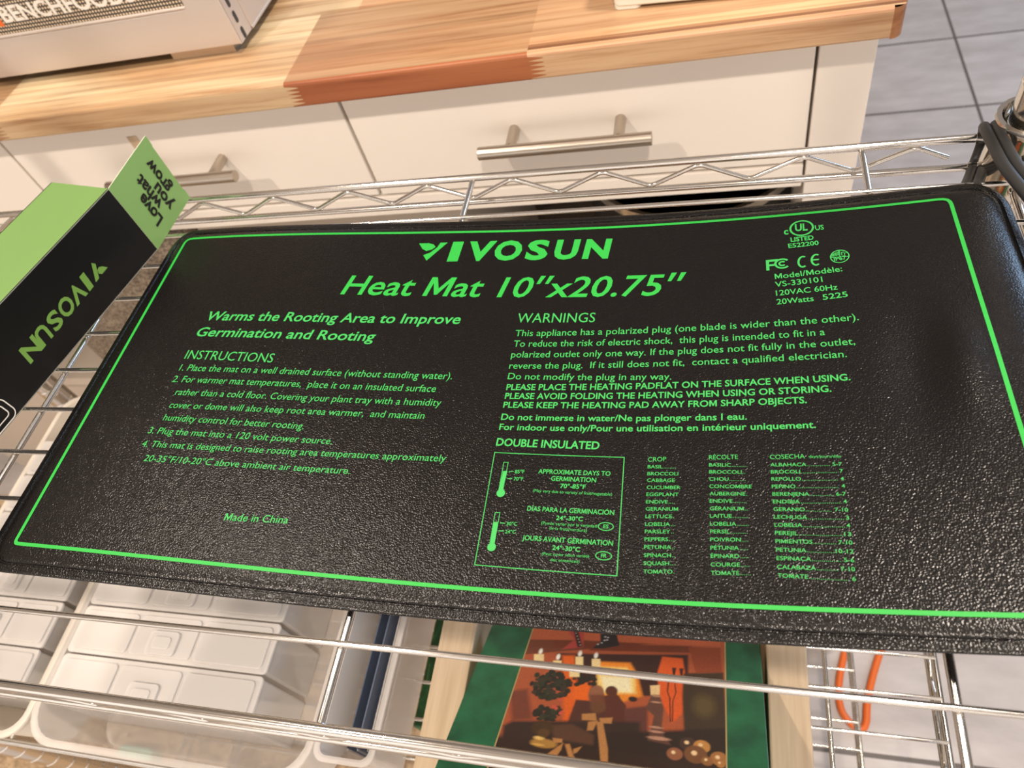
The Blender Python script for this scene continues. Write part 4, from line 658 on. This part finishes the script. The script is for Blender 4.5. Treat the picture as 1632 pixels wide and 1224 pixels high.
_tc = N(perf, 'ShaderNodeTexCoord'); _v = N(perf, 'ShaderNodeTexVoronoi'); _v.inputs['Scale'].default_value = 300; _v.inputs['Randomness'].default_value = 0
_mp = N(perf, 'ShaderNodeMapping'); _mp.inputs['Scale'].default_value = (1, .001, 1); L(perf, _tc.outputs['Object'], _mp.inputs[0]); L(perf, _mp.outputs[0], _v.inputs['Vector'])
L(perf, ramp(perf, _v.outputs['Distance'], [(.3, (246, 226, 196)), (.36, (84, 78, 72))]), bsdf(perf).inputs['Base Color'])
MB().box((-760, DY+3, 46), (-306, DY+5, 230)).build('perforated_door', perf, deh)
MB().tube([(-760, DY+1, 48.2), (-306, DY+1, 48.2)], 1.6, 10).build('door_lip', sheet_steel, deh, smooth=50)
m = MB(); v, f = glyphs('BENCHFOODS', .03); a = min(p[0] for p in v); b = max(p[0] for p in v)
m.add([(DEH_X0+(p[0]-a)/(b-a)*(DEH_X1-DEH_X0), DY+2.6, DEH_Z+p[1]/CAPH*DEH_H) for p in v], f)
m.build('door_lettering', box_white, deh)
MB().box((DEH_X0-9, DY+2.4, DEH_Z-3), (DEH_X0-3.5, DY+2.8, DEH_Z+4)).build('orange_mark', orange, deh)
for x in (-352, -720):
    for y in (DY+4, 770): MB().box((x, y, .2), (x+70, y+14, DZ)).build('foot', steel, deh)
keep(deh, (-515, 590, .2))

app = thing('plastic_appliance', 'cream plastic appliance base with a stepped front edge on the worktop right of centre', 'appliance')
m = MB(); m.prism(rrect(76, 369, 270, 600, 7), 2.6, 78); m.build('housing', plastic_white, app, bevel=1.5, smooth=40)
for x0, x1 in ((76.5, 98), (248, 269.5)): m = MB(); m.prism(rrect(x0, 369.5, x1, 599.5, 5), .3, 2.8); m.build('foot_rail', plastic_white, app)
keep(app, (76, 369, 0)); app.rotation_euler.z = -.085
pan = MB(); pan.lathe((-76, 572, .3), [(.1, 0), (104, 0), (112, 3), (117, 14), (118.5, 14), (114, 2), (105, 2.2), (.1, 2.2)], 64)
tag(pan.build('round_tray', dark_plastic, smooth=40), 'dark round tray at the back of the worktop between the appliances', 'tray')

# ------------------------------------------------------------------ inside the cabinet's open shelf
bk = thing('woven_basket', 'grey brown woven basket on the open shelf under the left drawers', 'basket')
m = MB(); o_ = rrect(-820, 376, -468, 660, 30); i_ = rrect(-812, 384, -476, 652, 24); k = len(o_)
m.add([(x, y, -501) for x, y in o_]+[(x, y, -208) for x, y in o_]+[(x, y, -208) for x, y in i_]+[(x, y, -480) for x, y in i_],
      [(i+j*k, (i+1) % k+j*k, (i+1) % k+(j+1)*k, i+(j+1)*k) for j in range(3) for i in range(k)]+[tuple(range(k-1, -1, -1)), tuple(3*k+i for i in range(k))])
m.build('body', weave, bk, smooth=50); MB().tube([(x, y, -208) for x, y in o_]+[(*o_[0], -208)], 6, 10).build('rim', weave, bk, smooth=60); keep(bk, (-644, 518, -501))
pt = thing('cooking_pot', 'black pot with a steel rim on the open shelf behind the mat', 'pot')
MB().lathe((128, 500, -501), [(.1, 0), (110, 0), (118, 6), (120, 262), (117, 262), (114, 10), (.1, 8)], 48).build('body', dark_plastic, pt, smooth=40)
MB().lathe((128, 500, -501), [(117, 258), (122, 258), (122, 268), (117, 268)], 48).build('rim', chrome, pt, smooth=40); keep(pt, (128, 500, -501))
m = MB(); m.prism(rrect(-455, 376, -110, 640, 6), -501, -196); tag(m.build('storage_carton', inner_white, bevel=2), 'pale carton on the open shelf behind the truss, left of the black pot', 'box')

# ------------------------------------------------------------------ on the second shelf
ZS = -341.3
def tub(name, label, x0, x1, y0, y1, zt, mt, rad=22, taper=8, lip=4):
    t = thing(name, label, 'plastic bin'); m = MB()
    def rg(ins, z): return [(x, y, z) for x, y in rrect(x0+ins, y0+ins, x1-ins, y1-ins, max(3, rad-ins*.6), 6)]
    L_ = [rg(taper, ZS), rg(0, zt), rg(1.6, zt), rg(taper+1.6, ZS+1.6)]; k = len(L_[0]); vs = sum(L_, [])
    m.add(vs, [(i+j*k, (i+1) % k+j*k, (i+1) % k+(j+1)*k, i+(j+1)*k) for j in range(3) for i in range(k)]+[tuple(range(k-1, -1, -1)), tuple(3*k+i for i in range(k))])
    m.build('body', mt, t, smooth=40)
    m = MB(); a = rg(-lip, zt); b = rg(.2, zt); c = rg(.2, zt-2.2); d = rg(-lip, zt-2.2); vs = a+b+c+d
    m.add(vs, [(i+j*k, (i+1) % k+j*k, (i+1) % k+((j+1) % 4)*k, i+((j+1) % 4)*k) for j in range(4) for i in range(k)])
    m.build('rim', mt, t, smooth=40); keep(t, ((x0+x1)/2, (y0+y1)/2, ZS)); return t
tub('clear_bin', 'large clear plastic bin full of narrow boxes, left of the picture box', -408, -146, -178, 166, -262, clear, 30)
tub('clear_bin', 'clear plastic bin at the left end of the second shelf', -570, -416, -178, 166, -262, milky_tub, 20)
tub('clear_bin', 'narrow clear bin of upright sheets beside the large bin', -136, -92, -160, 160, -258, clear, 8, 4, 3)
nb = thing('narrow_box', 'milky narrow divided box nearest the front of the large clear bin', 'storage box', 'narrow divided boxes in the clear bins')
m = MB(); m.box((-398, -149.5, ZS+3), (-200, -110.5, -258)); m.build('body', milky, nb, bevel=2)
m = MB(); m.prism(rrect(-400, -150.7, -198, -109.3, 4), -258, -255.4)
for xa, xb in ((-397, -338), (-335, -273), (-270, -203)): m.prism(rrect(xa, -147, xb, -113.5, 4), -255.4, -253.8)
m.build('lid', milky_lid, nb, bevel=.5)
m = MB(); m.prism(rrect(-318, -146, -288, -126, 4), -253.8, -251.2); m.prism(rrect(-312, -141, -294, -131, 3), -251.2, -250); m.build('latch', milky_lid, nb, bevel=.5)
keep(nb, (-299, -130, ZS+3))
ORD = ['second', 'third', 'fourth', 'fifth', 'sixth', 'seventh']
for i in range(1, 6):
    c = copy_tree(nb); c.location.y += i*43*S; c['label'] = 'milky narrow divided box, %s from the front of the large clear bin' % ORD[i-1]
for i in range(6):
    c = copy_tree(nb); c.location.y += (i*43)*S; c.location.x = -.494; c.scale.x = .66
    c['label'] = ('milky narrow divided box, %s front of the left end bin' % ('nearest the' if i == 0 else ORD[i-1]+' from the'))
for i in range(6):
    x = -131+i*5.4; o = MB().box((x, -148, ZS+3), (x+1.0, 148, -300+(i*37 % 23))).build('divider_sheet', blue_card if i in (1, 3) else milky)
    tag(o, ('blue grey' if i in (1, 3) else 'milky')+' plastic sheet in the narrow clear bin, '+['sixth from the crate', 'fifth from the crate', 'fourth from the crate', 'third from the crate', 'second from the crate', 'nearest the crate'][i], 'sheet', 'sheets in the narrow bin')
m = None
# cream crate with the picture box leaning in it
cr = thing('wooden_crate', 'cream painted wooden crate holding the green picture box', 'crate'); ZC = -250
MB().box((-54, -176, ZS), (-25.5, 150, ZC)).build('side_board', cream_wood, cr, bevel=1.5)
MB().box((190, -176, ZS), (217, 150, ZC)).build('side_board', cream_wood, cr, bevel=1.5)
MB().box((-25.5, -176, ZS), (190, -164, ZC)).build('end_board', cream_wood, cr, bevel=1.5)
MB().box((-25.5, 138, ZS), (190, 150, ZC)).build('end_board', cream_wood, cr, bevel=1.5)
MB().box((-25.5, -164, ZS), (190, 138, ZS+6)).build('base_board', cream_wood, cr); keep(cr, (81, -13, ZS))
pb = thing('picture_box', 'green bordered box with a candlelit fireplace picture leaning in the cream crate', 'box')
PB = []
U0, U1, V0, V1 = -110, 91.5, -80, 64
MB().box((U0, V0, -40), (U1, V1, 0)).build('lid', [green_lid], pb, bevel=.8)
MB().box((U0+2, -20, -86), (U1-2, V1-2, -40)).build('tray', lid_edge, pb, bevel=.8)
def build_picture():
    X0, X1, Y0, Y1, st = -76, 66.5, V0+1, 62.5, .62
    nx = int((X1-X0)/st); ny = int((Y1-Y0)/st)
    gx, gy = np.meshgrid(np.linspace(X0, X1, nx+1), np.linspace(Y0, Y1, ny+1))
    img = np.zeros(gx.shape+(3,)); img[:] = lin((120, 60, 38))
    for kind, col, pts, softness in PIC:
        if kind == 'e':
            (cx, cy), (rx, ry) = pts; d = (np.sqrt(((gx-cx)/rx)**2+((gy-cy)/ry)**2)-1)*min(rx, ry)
        else:
            d = np.full(gx.shape, 1e9); ins = np.zeros(gx.shape, bool); k = len(pts)
            for i in range(k):
                (ax, ay), (bx, by) = pts[i], pts[(i+1) % k]; ex_, ey = bx-ax, by-ay; l2 = ex_*ex_+ey*ey+1e-9
                t = np.clip(((gx-ax)*ex_+(gy-ay)*ey)/l2, 0, 1); d = np.minimum(d, np.hypot(gx-ax-t*ex_, gy-ay-t*ey))
                if ay != by: ins ^= ((ay > gy) != (by > gy)) & (gx < (bx-ax)*(gy-ay)/(by-ay)+ax)
            d = np.where(ins, -d, d)
        a = np.clip(.5-d/max(softness, .3)/1.2, 0, 1)[..., None]; img = img*(1-a)+np.array(lin(col))*a
    rng = np.random.default_rng(5); img *= 1+.22*(rng.random(gx.shape)-.5)[..., None]
    # the frame of the print runs a little askew
    vs = [(x, y, .12) for x, y in zip(gx.ravel(), gy.ravel())]; fs = []
    for j in range(ny):
        b = j*(nx+1); fs += [(b+i, b+i+1, b+i+nx+2, b+i+nx+1) for i in range(nx)]
    m = MB(); m.add(vs, fs); pm = material('printed_picture', (128, 80, 50), .3)
    a = N(pm, 'ShaderNodeAttribute'); a.attribute_name = 'ink'; L(pm, a.outputs['Color'], bsdf(pm).inputs['Base Color'])
    o = m.build('fireplace_picture', pm, pb)
    at = o.data.attributes.new('ink', 'FLOAT_COLOR', 'POINT'); at.data.foreach_set('color', np.concatenate([img.reshape(-1, 3), np.ones((img.shape[0]*img.shape[1], 1))], 1).astype(np.float32).ravel())
    m = MB()
    for x0, y0, x1, y1 in ((X0-1, Y0, X0, Y1), (X1, Y0, X1+1, Y1), (X0-1, Y1, X1+1, Y1+1)): m.add([(x0, y0, .13), (x1, y0, .13), (x1, y1, .13), (x0, y1, .13)], [(0, 1, 2, 3)])
    m.build('gold_edge_line', gold_line, pb)
build_picture()
pb.matrix_world = Matrix.Translation(Vector((95, -100, -225))*S) @ Matrix.Rotation(-math.atan(.62), 4, 'X')

# ------------------------------------------------------------------ below
m = MB(); m.box((-150, -96, -720.4), (-62, 60, -480)); tag(m.build('paper_bag', green_bag, bevel=2), 'green patterned paper bag on the lowest shelf beside the crate', 'bag')
k = (309.8+894)/(309.8+722)
cp = [(156.67+(x-156.67)*k, -220.4+(y+220.4)*k, ZF+5.5) for x, y in ((420, 330), (345, 190), (318, 110), (304, 60), (302.6, 28), (312, 11), (323, 5), (330, 14), (335, 42), (352, 92), (390, 180), (470, 300))]
tag(MB().tube(spline(cp, 10), 5.0, 14).build('extension_cord', orange, smooth=60), 'orange extension cord looped on the floor behind the rack', 'cord')
m = MB(); m.prism(rrect(-800, -170, -735, -120, 8), ZF+9.2, ZF+40); tag(m.build('teal_dish', teal, bevel=3), 'small teal plastic dish on the tan rug', 'dish')
